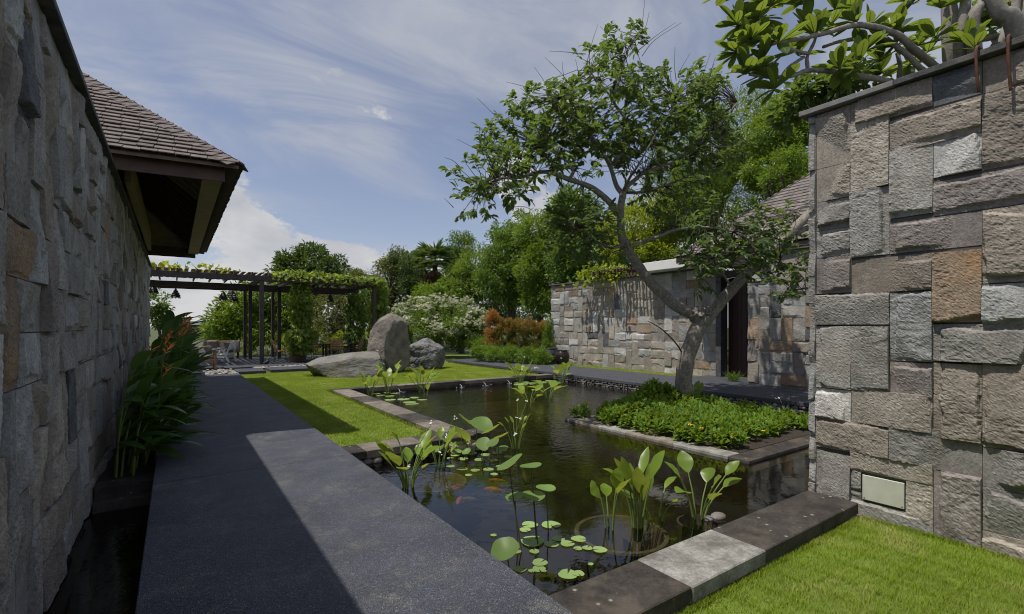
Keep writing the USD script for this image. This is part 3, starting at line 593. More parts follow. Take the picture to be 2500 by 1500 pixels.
# ------------------------------------------------------------------ far garden wall, door, house with tiled roof
gw = thing('stone_wall', 'low sunlit stone wall at the back beyond the walkway, with two jars at its foot', 'wall')
GX = 14.74
mesh('core', box(GX + .001, 15.05, 9.215, 17.88, -.4, 3.56), 'mortar', gw)
r = np.random.default_rng(52)
for i, j, a, b in dominoes(28, 12, r, .14, .72):
    y0 = 9.21 + i * MOD; y1 = min(17.89, y0 + a * MOD); z0 = -.16 + j * .3095; z1 = min(3.557, z0 + b * .3095)
    _s[0] += 1; w, h = y1 - y0, z1 - z0
    if w < .05: continue
    low = z1 < .9
    v, f = stone_block(w, h, .045, _s[0], max(4, int(w / .05)), max(4, int(h / .05)))
    mesh('stone', wall_frame((v + [y0, z0, 0], f), GX, -1, -1), pick(r, [4, 3, 2, 5, 1.5, .9, .3, 3] if not low else [1, .6, 1, 9, .4, .6, .1, 2]), gw)
mesh('coping', cbox(14.64, 15.1, 9.205, 13.4, 3.562, 3.61, .004), 'granite', gw); mesh('coping', cbox(14.64, 15.1, 13.404, 17.93, 3.562, 3.61, .004), 'granite', gw)

hs = thing('garden_house', 'stone house behind the leaning tree with a tiled hip roof and a dark red door', 'house')
HX = 13.54
w2 = part('wall', hs)
mesh('core', box(HX + .001, 14.6, -2, 7.56, -.4, 3.72), 'mortar', w2); mesh('core', box(14.601, 15.4, -2, 7.60, -.4, 3.70), 'mortar', w2)
for i, j, a, b in dominoes(16, 12, r, .14, .72):
    y1 = 7.57 - i * MOD; y0 = y1 - a * MOD; z0 = -.02 + j * .312; z1 = min(3.718, z0 + b * .312)
    _s[0] += 1; w, h = y1 - y0, z1 - z0
    v, f = stone_block(w, h, .045, _s[0], max(4, int(w / .03)), max(4, int(h / .03)))
    m = OR if (a, b) == (2, 1) and j == 0 and i > 1 and i < 5 else pick(r, [5, 3, 3, 2, 3, .5, .4, 2])
    mesh('stone', wall_frame((v + [y0, z0, 0], f), HX, -1, -1), m, w2)
d = part('door', hs)
mesh('frame', box(14.50, 14.90, 9.02, 9.20, -.01, 3.2), 'granite', d); mesh('frame', box(14.50, 14.90, 7.62, 9.20, 3.202, 3.40), 'granite', d)
for k in range(9): mesh('board', cbox(14.92, 14.97, 7.62 + k * .156, 7.772 + k * .156, .0, 3.2, .004), 'door_red', d)
mesh('handle', tube([(14.90, 7.80, 1.2), (14.86, 7.80, 1.2), (14.86, 7.80, 1.0), (14.90, 7.80, 1.0)], .012, 8), 'rust_iron', d)
cp = part('canopy', hs)
mesh('slab', cbox(14.02, 15.3, 7.58, 11.95, 3.615, 3.93, .01), 'white_paint', cp)
# roof: slope that looks to the pond, a hip at its left end
roof = part('roof', hs)
EX, EY, EZ = 13.40, 9.95, 3.86; PT = math.tan(math.radians(41)); RIDGE = 3.2
RV = np.array([[EX, EY, EZ], [EX, -3, EZ], [EX + RIDGE, -3, EZ + RIDGE * PT], [EX + RIDGE, EY - RIDGE, EZ + RIDGE * PT], [EX + 2 * RIDGE, EY, EZ], [EX + 2 * RIDGE, -3, EZ]])
mesh('deck', (np.vstack([RV, RV - [0, 0, .12]]), np.array([[0, 2, 1], [0, 3, 2], [0, 4, 3], [3, 4, 5], [3, 5, 2], [6, 7, 8], [6, 8, 9], [6, 9, 10], [9, 11, 10], [9, 8, 11]])), 'wood_deep', roof)
mesh('fascia', cbox(EX + .02, EX + .06, -3, EY - .03, EZ - .20, EZ - .01, .004), 'kerb_mid', roof)
stone_mat('roof_tile_grey', (0.115, 0.100, 0.096), (0.19, 0.17, 0.162), rough=0.8, bump=0.3)
def tile_rows(parent, m, origin, along, upslope, normal, length, run, tw, ex, th, cut0, seed, name='tile', stuffname='hidden_tiles', keep=lambda c: True, lim=300):
    """flat tiles in rows up a slope; cut0(s) gives (start, end) of a row at height s up the slope"""
    r = np.random.default_rng(seed); rest = []; n = 0
    k = 0
    while k * ex < run:
        s = k * ex; a0, a1 = cut0(s); x = a0 - (tw * .5 if k % 2 else 0)
        while x < a1:
            w = tw * r.uniform(.86, 1.06); x0, x1 = max(x, a0), min(x + w, a1)
            if x1 - x0 > .03:
                g = .004; t0 = th * r.uniform(.85, 1.25); sl = r.uniform(-.006, .008)
                # butt end raised on the row below, head end on the deck
                pts = []
                for q, (ss, lift) in enumerate(((s + sl, .012 + t0 * 1.4), (s + ex * 1.12, .006))):
                    for xx in (x0 + g, x1 - g):
                        b = origin + along * xx + upslope * ss
                        pts += [b + normal * lift, b + normal * (lift + t0)]
                P = np.array(pts)  # order: (s0,x0,lo),(s0,x0,hi),(s0,x1,lo),(s0,x1,hi),(s1...)
                F = np.array([[1, 3, 7, 5], [0, 4, 6, 2], [0, 2, 3, 1], [4, 5, 7, 6], [0, 1, 5, 4], [2, 6, 7, 3]])
                if np.dot(np.cross(along, upslope), normal) < 0: F = F[:, ::-1]
                c = P.mean(0)
                if keep(c) and n < lim: mesh(name, (P, F), m, parent); n += 1
                else: rest.append((P, F))
            x += w
        k += 1
    if rest: mesh(stuffname, cat(*rest), m, parent, kind='stuff')
nrm = np.array([-PT, 0, 1]) / math.hypot(PT, 1); ups = np.array([1, 0, PT]) / math.hypot(PT, 1); cosr = 1 / math.hypot(PT, 1)
tile_rows(roof, 'roof_tile_grey', np.array([EX - .03, EY, EZ]), np.array([0, -1.0, 0]), ups, nrm, 13, RIDGE / cosr, .30, .185, .012, lambda s: (s * cosr, 12.9), 61, keep=lambda c: c[1] > 5.6)
for k in range(22):
    t0 = k * .21; h0 = np.array([EX + t0 * .7, EY - t0 * .7, EZ + t0 * .7 * PT + .03])
    if t0 * .7 < RIDGE: mesh('hip_tile', bar(h0 - [.0, 0, -.02], h0 + np.array([.16, -.16, .16 * PT]), .17, .025), 'roof_tile_grey', roof)
# timber slats over the wall beside the canopy
sl = thing('slatted_canopy', 'brown timber slats jutting out over the far stone wall beside the white canopy', 'canopy')
for k in range(15):
    y = 12.05 + k * .165; mesh('slat', cbox(14.02, 15.2, y, y + .065, 3.74, 3.86, .004), 'wood_brown', sl)
mesh('beam', cbox(14.75, 14.87, 11.98, 14.6, 3.615, 3.738, .005), 'wood_deep', sl)

# two jars by the wall
def jar(loc, sc, m, label, prof):
    t = thing('clay_jar', label, 'jar', loc)
    mesh('body', lathe(np.array(prof) * sc, 36), m, t, smooth=True)
    return t
PJ = [(0, 0.0), (.20, 0.0), (.23, .03), (.31, .20), (.345, .38), (.33, .52), (.27, .62), (.235, .645), (.25, .665), (.27, .675), (.265, .69), (.225, .685), (.215, .62), (.28, .5), (.29, .35), (.2, .06), (0, .05)]
jar((13.9, 16.15, -.08), .98, 'glaze_dark', 'glossy dark brown jar, the right one of the pair at the far wall', PJ)
PJ2 = [(0, 0), (.26, 0), (.29, .04), (.345, .25), (.36, .42), (.345, .56), (.31, .62), (.30, .655), (.325, .67), (.32, .69), (.28, .685), (.29, .6), (.31, .4), (.24, .06), (0, .05)]
jar((13.95, 17.0, -.08), 1.08, 'glaze_blue', 'blue-black straight jar, the left one of the pair at the far wall', PJ2)

# ------------------------------------------------------------------ pavilion behind the left wall: only its shingled roof shows
pv = thing('pavilion', 'pavilion behind the left wall with a brown shingled hip roof over the path', 'building')
PX, PY, PZ = 0.80, 8.33, 4.02; SK = math.radians(8)
al = np.array([-math.cos(SK), math.sin(SK), 0.0])              # along the front eave, to the left
inn = np.array([math.sin(SK), math.cos(SK), 0.0]); sid = np.array([-1.0, 0, 0])
PITCH = math.tan(math.radians(38.5)); YF = 18.7; LEN = 7.0
corner = np.array([PX, PY, PZ])
apx = corner + np.array([-3.4, 3.4, 3.4 * PITCH])
# front slope plane through the eave and the apex
ups = apx - corner - al * np.dot(apx - corner, al); run = np.linalg.norm(ups); ups = ups / run; nrm = np.cross(al, ups); nrm = nrm if nrm[2] > 0 else -nrm
hipa = np.dot(apx - corner, al) / run                         # how far the hip moves along the eave per metre up the slope
rf = part('roof', pv)
far_c = np.array([PX, YF, PZ]); apx2 = far_c + np.array([-3.4, -3.4, 3.4 * PITCH]); left_c = corner + al * LEN
left_f = np.array([left_c[0], YF, PZ])
DV = np.array([corner, far_c, apx2, apx, left_c, left_f]); dn = np.array([0, 0, .045])
mesh('deck', (np.vstack([DV, DV - dn]), np.array([[0, 1, 2], [0, 2, 3], [0, 3, 4], [1, 5, 2], [5, 4, 3], [5, 3, 2], [6, 8, 7], [6, 9, 8], [6, 10, 9], [7, 8, 11], [11, 9, 10], [11, 8, 9], [0, 6, 7], [0, 7, 1], [0, 4, 10], [0, 10, 6]])), 'wood_deep', rf)
stone_mat('shingle', (0.095, 0.078, 0.070), (0.19, 0.162, 0.152), rough=0.75, bump=0.5, sc=1.5, rust=(0.15, 0.12, 0.115))
def shingles_front(c): return True
tile_rows(rf, 'shingle', corner + np.array([.0, -.05, 0]), al, ups, nrm, LEN, run, .215, .118, .014, lambda s: (s * hipa, min(LEN, 3.6 + s * .2)), 71, name='shingle', stuffname='upper_shingles', lim=298)
# side slope: hardly seen, its shingle ends show along the eave
ups2 = np.array([-1, 0, PITCH]) / math.hypot(1, PITCH); nr2 = np.array([PITCH, 0, 1]) / math.hypot(1, PITCH)
restS = []
rr_ = np.random.default_rng(4)
for k in range(36):
    s = k * .118; y0 = PY + s * .79 * 1.0; 
    for y in np.arange(y0, YF - s * .79, .215):
        o = np.array([PX + .05, y, PZ]) + ups2 * s; t0 = .014 * rr_.uniform(.8, 1.3)
        P = []
        for ss, lf in ((rr_.uniform(-.008, .008), .03), (.135, .006)):
            for yy_ in (.003, .212):
                b = o + ups2 * ss + np.array([0, yy_, 0]); P += [b + nr2 * lf, b + nr2 * (lf + t0)]
        restS.append((np.array(P), np.array([[1, 3, 7, 5], [0, 4, 6, 2], [0, 2, 3, 1], [4, 5, 7, 6], [0, 1, 5, 4], [2, 6, 7, 3]])))
mesh('side_shingles', cat(*restS), 'shingle', rf, kind='stuff')
for k in range(27):                                             # hip caps in pairs
    t0 = k * .155; t1 = t0 + .21
    h0, h1 = corner + (apx - corner) / np.linalg.norm(apx - corner) * t0, corner + (apx - corner) / np.linalg.norm(apx - corner) * t1
    if t1 > 4.7: break
    for sgn, (aa, nn) in ((0, (al, nrm)), (1, (np.array([0, 1.0, 0]), nr2))):
        dvec = (h1 - h0) / np.linalg.norm(h1 - h0); side = aa - dvec * np.dot(aa, dvec); side /= np.linalg.norm(side)
        lo, hi = .062, .040
        P = np.array([h0 + nn * lo, h0 + nn * (lo + .016), h0 + side * .20 + nn * lo, h0 + side * .20 + nn * (lo + .016), h1 + nn * hi, h1 + nn * (hi + .016), h1 + side * .20 + nn * hi, h1 + side * .20 + nn * (hi + .016)])
        mesh('hip_shingle', (P, np.array([[1, 3, 7, 5], [0, 4, 6, 2], [0, 2, 3, 1], [4, 5, 7, 6], [0, 1, 5, 4], [2, 6, 7, 3]])), 'shingle', rf)
# boards at the eaves, rafters and a plate beam
def board(p, q, w, h, m, parent=pv, name='fascia_board'): return mesh(name, bar(p, q, w, h), m, parent)
ins = .20
c1 = corner + np.array([-.17, .20, -.01]); 
zf = PZ - .05 + ins * PITCH * .5
board(c1 + [0, 0, -.06], c1 + al * (LEN - .5) + [0, 0, -.06], .035, .30, 'wood_brown')
mesh('soffit_board', cbox(PX - .44, PX - .17, PY + .22, YF - .2, PZ - .10, PZ - .055, .004), 'wood_olive', pv)
board([PX - ins - .04, YF - ins, PZ - .07], [PX - ins - 5, YF - ins, PZ - .07], .035, .30, 'wood_brown')
board([-.60, 9.75, PZ + .12], [-.60, YF - .6, PZ + .12], .08, .50, 'wood_olive', name='wall_plate')
board([-.62, YF - 1.35, PZ + .25], [-.62 - 4, YF - 1.35, PZ + .25], .08, .5, 'wood_olive', name='wall_plate')
rt = part('rafters', pv)
for k in range(19):
    y = 9.3 + k * .47; e = min(3.35, max(.6, min(y - PY, YF - y)) - .1); e = min(e, 1.9)
    a_ = np.array([PX - .26, y, PZ + .26 * PITCH - .12]); b_ = np.array([PX - .26 - e, y, PZ + (.26 + e) * PITCH - .12])
    mesh('rafter', bar(a_, b_, .055, .11), 'wood_olive' if k < 6 else 'wood_brown', rt)
mesh('hip_rafter', bar(corner + [-.3, .3, .3 * PITCH - .14], apx - [0, 0, .16], .08, .14), 'wood_brown', rt)
mesh('hip_rafter', bar(far_c + [-.3, -.3, .3 * PITCH - .14], apx2 - [0, 0, .16], .08, .14), 'wood_brown', rt)
mesh('wall', box(-6, -1.3, 9.3, YF - 1.3, -.4, PZ + .1), 'wood_brown', pv)

# ------------------------------------------------------------------ terrace and pergola
tr = tag(UsdGeom.Xform.Define(stage, '/World/terrace').GetPrim(), 'grey stone terrace under the pergola', 'terrace', kind='structure')
for i in range(12):
    for j in range(7):
        x0, y0 = -2.4 + i * .92, 22.15 + j * 1.0
        mesh('slab', cbox(x0 + .004, x0 + .916, y0 + .004, y0 + .996, -.08, -.004 + .001 * ((i * 7 + j * 3) % 4), .005), 'walk_stone', tr)
for x0, x1, y0, y1 in [(1.88, 2.80, 19.95, 21.35), (2.98, 4.5, 20.1, 21.5), (4.6, 6.1, 20.3, 21.6)]:
    tag(mesh('stepping_slab', cbox(x0, x1, y0, y1, -.13, -.005, .006), 'walk_stone'), {1.88: 'dark stepping slab in the lawn at the end of the path', 2.98: 'long dark stepping slab in the lawn left of the boulders', 4.6: 'dark stepping slab behind the reclining boulder'}[x0], 'paving slab')
gp_, gi = [], np.random.default_rng(9)
for k in range(900):
    x, y = (gi.uniform(-.6, 1.85), gi.uniform(19.3, 22.1)) if k % 3 == 0 else (gi.uniform(2.6, 8.5), gi.uniform(21.6, 22.4))
    gp_.append(pebble((x, y, -.05 + gi.uniform(0, .02)), gi.uniform(.03, .065), (1, 1.2, .6)))
tag(mesh('pebble_bed', cat(*gp_), 'pebble_look', smooth=True), 'pale river pebbles spread along the edge of the terrace', 'pebbles', kind='stuff')
tag(mesh('gravel', sheet([(-.7, 1.86, 19.27, 22.14), (2.4, 8.6, 21.55, 22.14), (-4, 12, 22.14, 31)], LZ - .02), 'pebble_dark'), 'gravel under and around the terrace', 'gravel', kind='structure')
pg = thing('pergola', 'dark timber pergola over the terrace, hung with lanterns and vines', 'pergola')
def post(x, y, z=3.6, w=.15): mesh('post', cbox(x - w / 2, x + w / 2, y - w / 2, y + w / 2, -.05, z, .008), 'wood_dark', pg)
F1, F2, R1 = 23.5, 23.5, 28.3
post(3.12, 23.5, 3.62, .17); post(8.10, 23.5, 3.60, .17); post(-2.1, 23.5); post(3.05, 28.9); post(3.13, 27.45); post(4.36, 28.8); post(4.40, 27.1); post(8.12, 27.7); post(-2.1, 28.3)
def beam(x0, x1, y0, y1, z0, z1, m='wood_dark', name='beam'): mesh(name, cbox(x0, x1, y0, y1, z0, z1, .006), m, pg)
beam(-2.3, 3.12, 23.415, 23.585, 3.59, 3.83); beam(3.125, 8.3, 23.415, 23.585, 3.585, 3.835); beam(-2.3, 8.4, 28.22, 28.38, 3.45, 3.72); beam(-2.3, 8.4, 26.9, 27.0, 3.47, 3.70)
for x in (-2.1, 3.14, 4.38, 8.1): beam(x - .06, x + .06, 23.59, 28.21, 3.60, 3.80)
for k in range(16): beam(-1.9 + k * .66, -1.84 + k * .66, 23.3, 28.6, 3.84, 3.95, name='rafter')
for k in range(44): mesh('batten', box(-1.7 + k * .228, -1.56 + k * .228, 23.7, 28.1, 3.955, 3.98), 'wood_teak', pg)
def lantern(px, py, fw, label):
    p = at(px, py, fw)
    t = thing('lantern', label, 'lantern', p, group='lanterns hung under the pergola')
    mesh('cage', lathe([(0, .0), (.19, .0), (.20, .03), (.17, .06), (.19, .11), (.15, .14), (.155, .20), (.10, .25), (.09, .31), (.05, .36), (.03, .42), (0, .43)], 12), 'black_metal', t)
    for a in range(8): mesh('drop', bar((.17 * math.cos(a * PI / 4), .17 * math.sin(a * PI / 4), -.045), (.17 * math.cos(a * PI / 4), .17 * math.sin(a * PI / 4), .01), .03, .03, (1, 0, 0)), 'black_metal', t)
    mesh('cord', tube([(0, 0, .42), (0, 0, max(.5, 3.62 - p[2]))], .008, 5), 'black_metal', t)
for a in [(375, 716, 22.0, 'black lantern close beside the end of the left wall'), (429, 727, 22.6, 'black lantern hanging alone against the sky'), (545, 732, 24, 'black lantern, leftmost of three in front of the shrub'), (565, 722, 25.3, 'black lantern, topmost of three in front of the shrub'),
          (572, 736, 24.6, 'black lantern, lowest of three in front of the shrub'), (806, 737, 26.4, 'black lantern over the dining table')]: lantern(*a)

# ------------------------------------------------------------------ furniture on the terrace
def white_chair(loc, rz):
    t = thing('armchair', 'white painted slatted wooden armchair with a grey cushion', 'chair', loc, rz)
    for s in (-.36, .36):                                      # side frames: splayed legs, arm, raking back post
        mesh('leg', bar((.20, s, .60), (.46, s, 0), .045, .09, (0, 1, 0)), 'white_paint', t); mesh('leg', bar((-.22, s, .62), (-.50, s, 0), .045, .09, (0, 1, 0)), 'white_paint', t)
        mesh('arm', cbox(-.40, .34, s - .05, s + .05, .60, .64, .006), 'white_paint', t); mesh('rail', bar((.36, s, .30), (-.30, s, .24), .04, .09), 'white_paint', t)
        mesh('back_post', bar((-.30, s * .9, .22), (-.62, s * .9, .98), .04, .07, (0, 1, 0)), 'white_paint', t)
    for k in range(6): mesh('back_slat', bar((-.33, -.27 + k * .108, .32), (-.60, -.27 + k * .108, .96), .07, .02, (1, 0, .3)), 'white_paint', t)
    for k in range(5): x = -.30 + k * .155; mesh('seat_slat', cbox(x, x + .13, -.34, .34, .335, .355, .004), 'white_paint', t)
    return t
_w = at(541, 880, 22.2); ch = white_chair((_w[0], _w[1], 0), math.radians(150))
def cushion(name, loc, rz, tilt, size, m, label):
    w, d, h = size
    u, v = np.meshgrid(np.linspace(-1, 1, 13), np.linspace(-1, 1, 13), indexing='ij')
    k = ((1 - u ** 4) * (1 - v ** 4)).clip(0) ** .45
    top = np.stack([u * w / 2 * (1 - .06 * v * v), v * d / 2 * (1 - .06 * u * u), k * h / 2], -1).reshape(-1, 3); bot = top * [1, 1, -1]
    a = np.arange(169).reshape(13, 13); F = np.stack([a[:-1, :-1], a[1:, :-1], a[1:, 1:], a[:-1, 1:]], -1).reshape(-1, 4)
    V, F = np.vstack([top, bot]), np.vstack([F, F[:, ::-1] + 169])
    c, s_ = math.cos(tilt), math.sin(tilt); V = V @ np.array([[c, 0, -s_], [0, 1, 0], [s_, 0, c]])
    c, s_ = math.cos(rz), math.sin(rz); V = V @ np.array([[c, s_, 0], [-s_, c, 0], [0, 0, 1]]) + loc
    return tag(mesh(name, (V, F), m, smooth=True), label, 'cushion')
cushion('cushion', (_w[0] + .26, _w[1] - .15, .66), math.radians(150), math.radians(-66), (.5, .5, .2), 'cushion_grey', 'grey cushion leaning on the back of the white armchair')
def wicker_chair(loc, rz, label):
    t = thing('wicker_armchair', label, 'chair', loc, rz)
    a = np.linspace(-2.25, 2.25, 15)
    for k in range(10):                                         # round woven back and arms
        z = .34 + k * .058
        P = np.stack([-.52 * np.cos(a), .86 * np.sin(a), z + 0 * a], 1)
        mesh('weave', tube(P, .03, 6), 'wicker_grey', t)
    for x, y in ((.38, .66), (.38, -.66), (-.35, .66), (-.35, -.66)): mesh('leg', cbox(x - .04, x + .04, y - .04, y + .04, 0, .34, .006), 'wood_brown', t)
    mesh('seat', cbox(-.45, .45, -.76, .76, .30, .44, .03), 'cushion_grey', t)
    return t
_k = at(540, 872, 24.8); wicker_chair((_k[0], _k[1], 0), math.radians(-118), 'round brown wicker armchair behind the white armchair')
cushion('cushion', (_k[0] - .35, _k[1] - .2, .72), math.radians(242), math.radians(-70), (.5, .55, .18), 'cushion_brown', 'striped brown cushion on the wicker armchair')
sf = thing('sofa', 'low teak garden sofa with dark cushions beside the heliconias', 'sofa', (.25, 22.2, 0), 0)
for x, y in ((1.05, -.4), (1.05, .42), (-1.0, -.4), (-1.0, .42)): mesh('leg', cbox(x - .045, x + .045, y - .045, y + .045, 0, .66 if x > 0 else .6, .006), 'wood_teak', sf)
mesh('rail', cbox(-1.0, 1.0, -.44, -.39, .26, .35, .005), 'wood_teak', sf); mesh('rail', cbox(-1.0, 1.0, .40, .45, .26, .35, .005), 'wood_teak', sf); mesh('arm', cbox(.99, 1.11, -.46, .48, .662, .70, .006), 'wood_teak', sf)
mesh('seat_cushion', cbox(-.96, .98, -.42, .42, .355, .52, .04), 'cushion_grey', sf); mesh('back_cushion', cbox(-.96, .98, .22, .44, .525, .86, .05), 'cushion_brown', sf)
cushion('cushion', (.85, 22.1, .66), math.radians(160), math.radians(-60), (.45, .48, .18), 'cushion_light', 'pale grey cushion on the teak sofa')
tb = thing('dining_table', 'long dark table under the pergola set round with rattan chairs', 'table', (6.15, 25.2, 0))
mesh('tabletop', cbox(-1.35, 1.5, -.45, .45, .73, .77, .006), 'black_metal', tb); mesh('apron', cbox(-1.3, 1.45, -.40, .40, .60, .63, .004), 'black_metal', tb)
for x in (-1.25, .02, .15, 1.4):
    for y in (-.36, .36): mesh('leg', cbox(x - .035, x + .035, y - .035, y + .035, 0, .73, .004), 'black_metal', tb)
def rattan_chair():
    t = thing('rattan_chair', 'x', 'chair', (0, 0, 0), 0, 'rattan chairs round the dining table')
    a = np.linspace(-1, 1, 9); sh = part('shell', t)
    for k in range(9):                                          # upright canes of back bending into the seat
        y = -.24 + .06 * k; q = 1 - (abs(y) / .3) ** 4 * .25
        P = curve([(.24, y, .46), (-.10, y, .435), (-.21, y, .50), (-.27, y, .66), (-.31, y, .60 + .30 * q)], 4)
        mesh('cane', tube(P, .009, 5), 'rattan', sh)
    for k in range(7):
        z = .52 + k * .056; x = -.215 - .10 * (z - .5) / .4
        mesh('band', tube(np.stack([x + .05 * a ** 4, .26 * a, z + 0 * a], 1), .010, 5), 'rattan', sh)
    for k in range(5):
        x = -.14 + .095 * k; mesh('band', tube(np.stack([x + 0 * a, .255 * a, .445 + .02 * a ** 4 + 0 * a], 1), .010, 5), 'rattan', sh)
    mesh('rim', tube(curve([(.25, .25, .47), (-.1, .275, .47), (-.23, .27, .58), (-.32, .2, .88), (-.33, 0, .91), (-.32, -.2, .88), (-.23, -.27, .58), (-.1, -.275, .47), (.25, -.25, .47), (.26, 0, .45), (.25, .25, .47)], 5), .016, 6), 'rattan', sh)
    for x, y in ((.2, .2), (.2, -.2), (-.2, .2), (-.2, -.2)): mesh('leg', tube([(x * .8, y * .8, .44), (x * 1.25, y * 1.25, 0)], .011, 6), 'black_metal', t)
    return t
rc = rattan_chair(); 
tag(rc, 'left rattan chair on the near side of the table, its back to the boulders', 'chair')
X = UsdGeom.Xformable(rc); X.ClearXformOpOrder(); X.AddTranslateOp().Set(Gf.Vec3d(5.35, 24.62, 0)); X.AddRotateZOp().Set(92); X.AddScaleOp().Set(Gf.Vec3f(1.08))
dup(rc, (6.55, 24.62, 0), math.radians(88), 1.08, label='rattan chair on the near side of the table beside the rear right post')
dup(rc, (4.1, 24.9, 0), math.radians(-4), 1.08, label='rattan chair at the left end of the table beside the potted vine')
dup(rc, (7.75, 25.3, 0), math.radians(176), 1.08, label='rattan chair at the right end of the table, turned sideways')
dup(rc, (5.5, 25.85, 0), math.radians(-88), 1.08, label='rattan chair on the far side of the table, left of the middle')
dup(rc, (6.75, 25.85, 0), math.radians(-92), 1.08, label='rattan chair on the far side of the table, right of the middle')
PP = [(0, 0), (.30, 0), (.34, .04), (.44, .22), (.47, .36), (.44, .47), (.50, .51), (.50, .55), (.44, .55), (.40, .48), (0, .46)]
pt = thing('flower_pot', 'broad brown clay pot at the foot of the hanging vine', 'pot', tuple(at(725, 889, 22.6)[:2]) + (-.02,))
mesh('body', lathe(np.array(PP) * .92, 32), 'pot_clay', pt, smooth=35); mesh('soil', lathe([(.39, .45), (0, .455)], 20), 'soil', pt)
pt2 = thing('flower_pot', 'brown pot half hidden behind the tall boulder', 'pot', (7.95, 26.6, 0))
mesh('body', lathe(np.array(PP) * 1.05, 28), 'pot_clay', pt2, smooth=35); mesh('soil', lathe([(.39, .5), (0, .505)], 20), 'soil', pt2)
# far white-roofed building seen over the shrubs on the left
fb = thing('far_building', 'distant building with a flat pale roof seen between wall and shrubs', 'building')
p = at(492, 800, 95.0)
mesh('roof', cbox(p[0] - 6, p[0] + 5, p[1] - 4, p[1] + 4, 2.0, 2.75, .03), 'white_roof', fb); mesh('wall', box(p[0] - 5.6, p[0] + 4.2, p[1] - 3.6, p[1] + 3.6, -.2, 1.98), 'wood_brown', fb)
# small garden spotlight on the far lawn, floor spot beside the pergola post, dark box light by the hedge
p = gnd(1117, 861, -.1)
s1 = thing('spotlight', 'small black spotlight standing on the far lawn before the hedge', 'lamp', (p[0], p[1], -.12))
mesh('stake', tube([(0, 0, 0), (0, 0, .10)], .02, 8), 'black_metal', s1); mesh('head', tube([(-.09, .03, .12), (.09, -.03, .18)], [.06, .075], 12), 'black_metal', s1)
p = gnd(648, 889, 0)
s2 = thing('spotlight', 'small dark spotlight on the pebbles beside the front pergola post', 'lamp', (p[0], p[1] - .2, -.03))
mesh('stake', tube([(0, 0, 0), (0, 0, .06)], .03, 8), 'black_metal', s2); mesh('head', tube([(-.1, .03, .06), (.1, -.03, .16)], [.06, .08], 12), 'black_metal', s2)
p = gnd(1316, 889, -.05)
s3 = thing('bollard_light', 'low black bollard light before the hedge left of the jars', 'lamp', (p[0], p[1], -.1))
mesh('body', cbox(-.09, .09, -.09, .09, 0, .52, .01), 'black_metal', s3); mesh('cap', cbox(-.11, .11, -.11, .11, .522, .56, .008), 'black_metal', s3)

# ------------------------------------------------------------------ boulders
def boulder(name, label, c, half, planes, m, seed, rough=.05, pw=16, detail=5, rz=0):
    """a rock as a soft intersection of half-spaces (normal, distance) in a unit frame, roughened, then stretched to half-sizes"""
    ic = trimesh.creation.icosphere(detail); n = np.asarray(ic.vertices); F = np.asarray(ic.faces)
    inv = np.ones(len(n)) * .02
    for q, d_ in planes:
        q = np.array(q, float); q /= np.linalg.norm(q); inv += np.maximum(n @ q / d_, 0) ** pw
    r0 = inv ** (-1 / pw); V = n * np.minimum(r0, 1.6)[:, None]
    V *= 1 + (rough * 1.6 * fbm(V, 1.6, 3, seed) + rough * .8 * fbm(V, 5, 4, seed + 9) + rough * .35 * fbm(V, 17, 3, seed + 3))[:, None]
    V = V * half; cz, sz = math.cos(rz), math.sin(rz); V = V @ np.array([[cz, sz, 0], [-sz, cz, 0], [0, 0, 1]]) + c
    return tag(mesh(name, (V, F), m, smooth=True), label, 'boulder')
# camera-facing frame: x to the right of the picture, y away
RZ = -TH
b0 = at(951, 905, 18.6)
boulder('boulder', 'tall upright brown boulder, the highest of the three on the lawn', (b0[0], b0[1], .93), (.80, .72, 1.16),
        [((-.50, -.82, .12), .84), ((.80, -.62, .05), .60), ((-1, .1, .22), .86), ((1, .2, .10), .90), ((0, 1, .1), .95), ((-.35, -.25, 1), .93), ((.45, -.2, 1), .95), ((.2, -.9, .55), .88), ((0, 0, -1), .9), ((-.85, -.1, .8), .95), ((.9, -.2, .85), 1.0)], 'boulder_brown', 3, .095, 44, 6, RZ)
b1 = at(850, 917, 16.9)
boulder('boulder', 'low grey boulder lying on its side on the lawn, leftmost of the three', (b1[0] + .05, b1[1] + .35, .22), (1.42, .80, .64),
        [((-.42, -.45, 1), .62), ((-.30, .3, 1), .70), ((.35, -.3, 1), .78), ((.55, -.85, .25), .82), ((-.2, -1, .1), .80), ((-1, 0, -.15), 1.0), ((-.9, -.5, -.55), .84), ((1, .1, .15), .90), ((0, 1, .2), .8), ((0, 0, -1), .8), ((-.9, 0, .6), .88)], 'boulder_grey', 14, .07, 36, 6, RZ)
b2 = at(1040, 897, 19.9)
boulder('boulder', 'dark grey pitted boulder, the right one of the three on the lawn', (b2[0], b2[1] + .2, .42), (.76, .70, .68),
        [((-.4, -.2, 1), .86), ((.6, -.2, .85), .84), ((1, -.3, .1), .88), ((-1, 0, .2), .88), ((.3, -1, .15), .80), ((-.5, -.9, -.1), .76), ((0, 1, 0), .9), ((0, 0, -1), .9), ((.1, -.6, .9), .95)], 'boulder_dark', 27, .19, 26, 6, RZ)
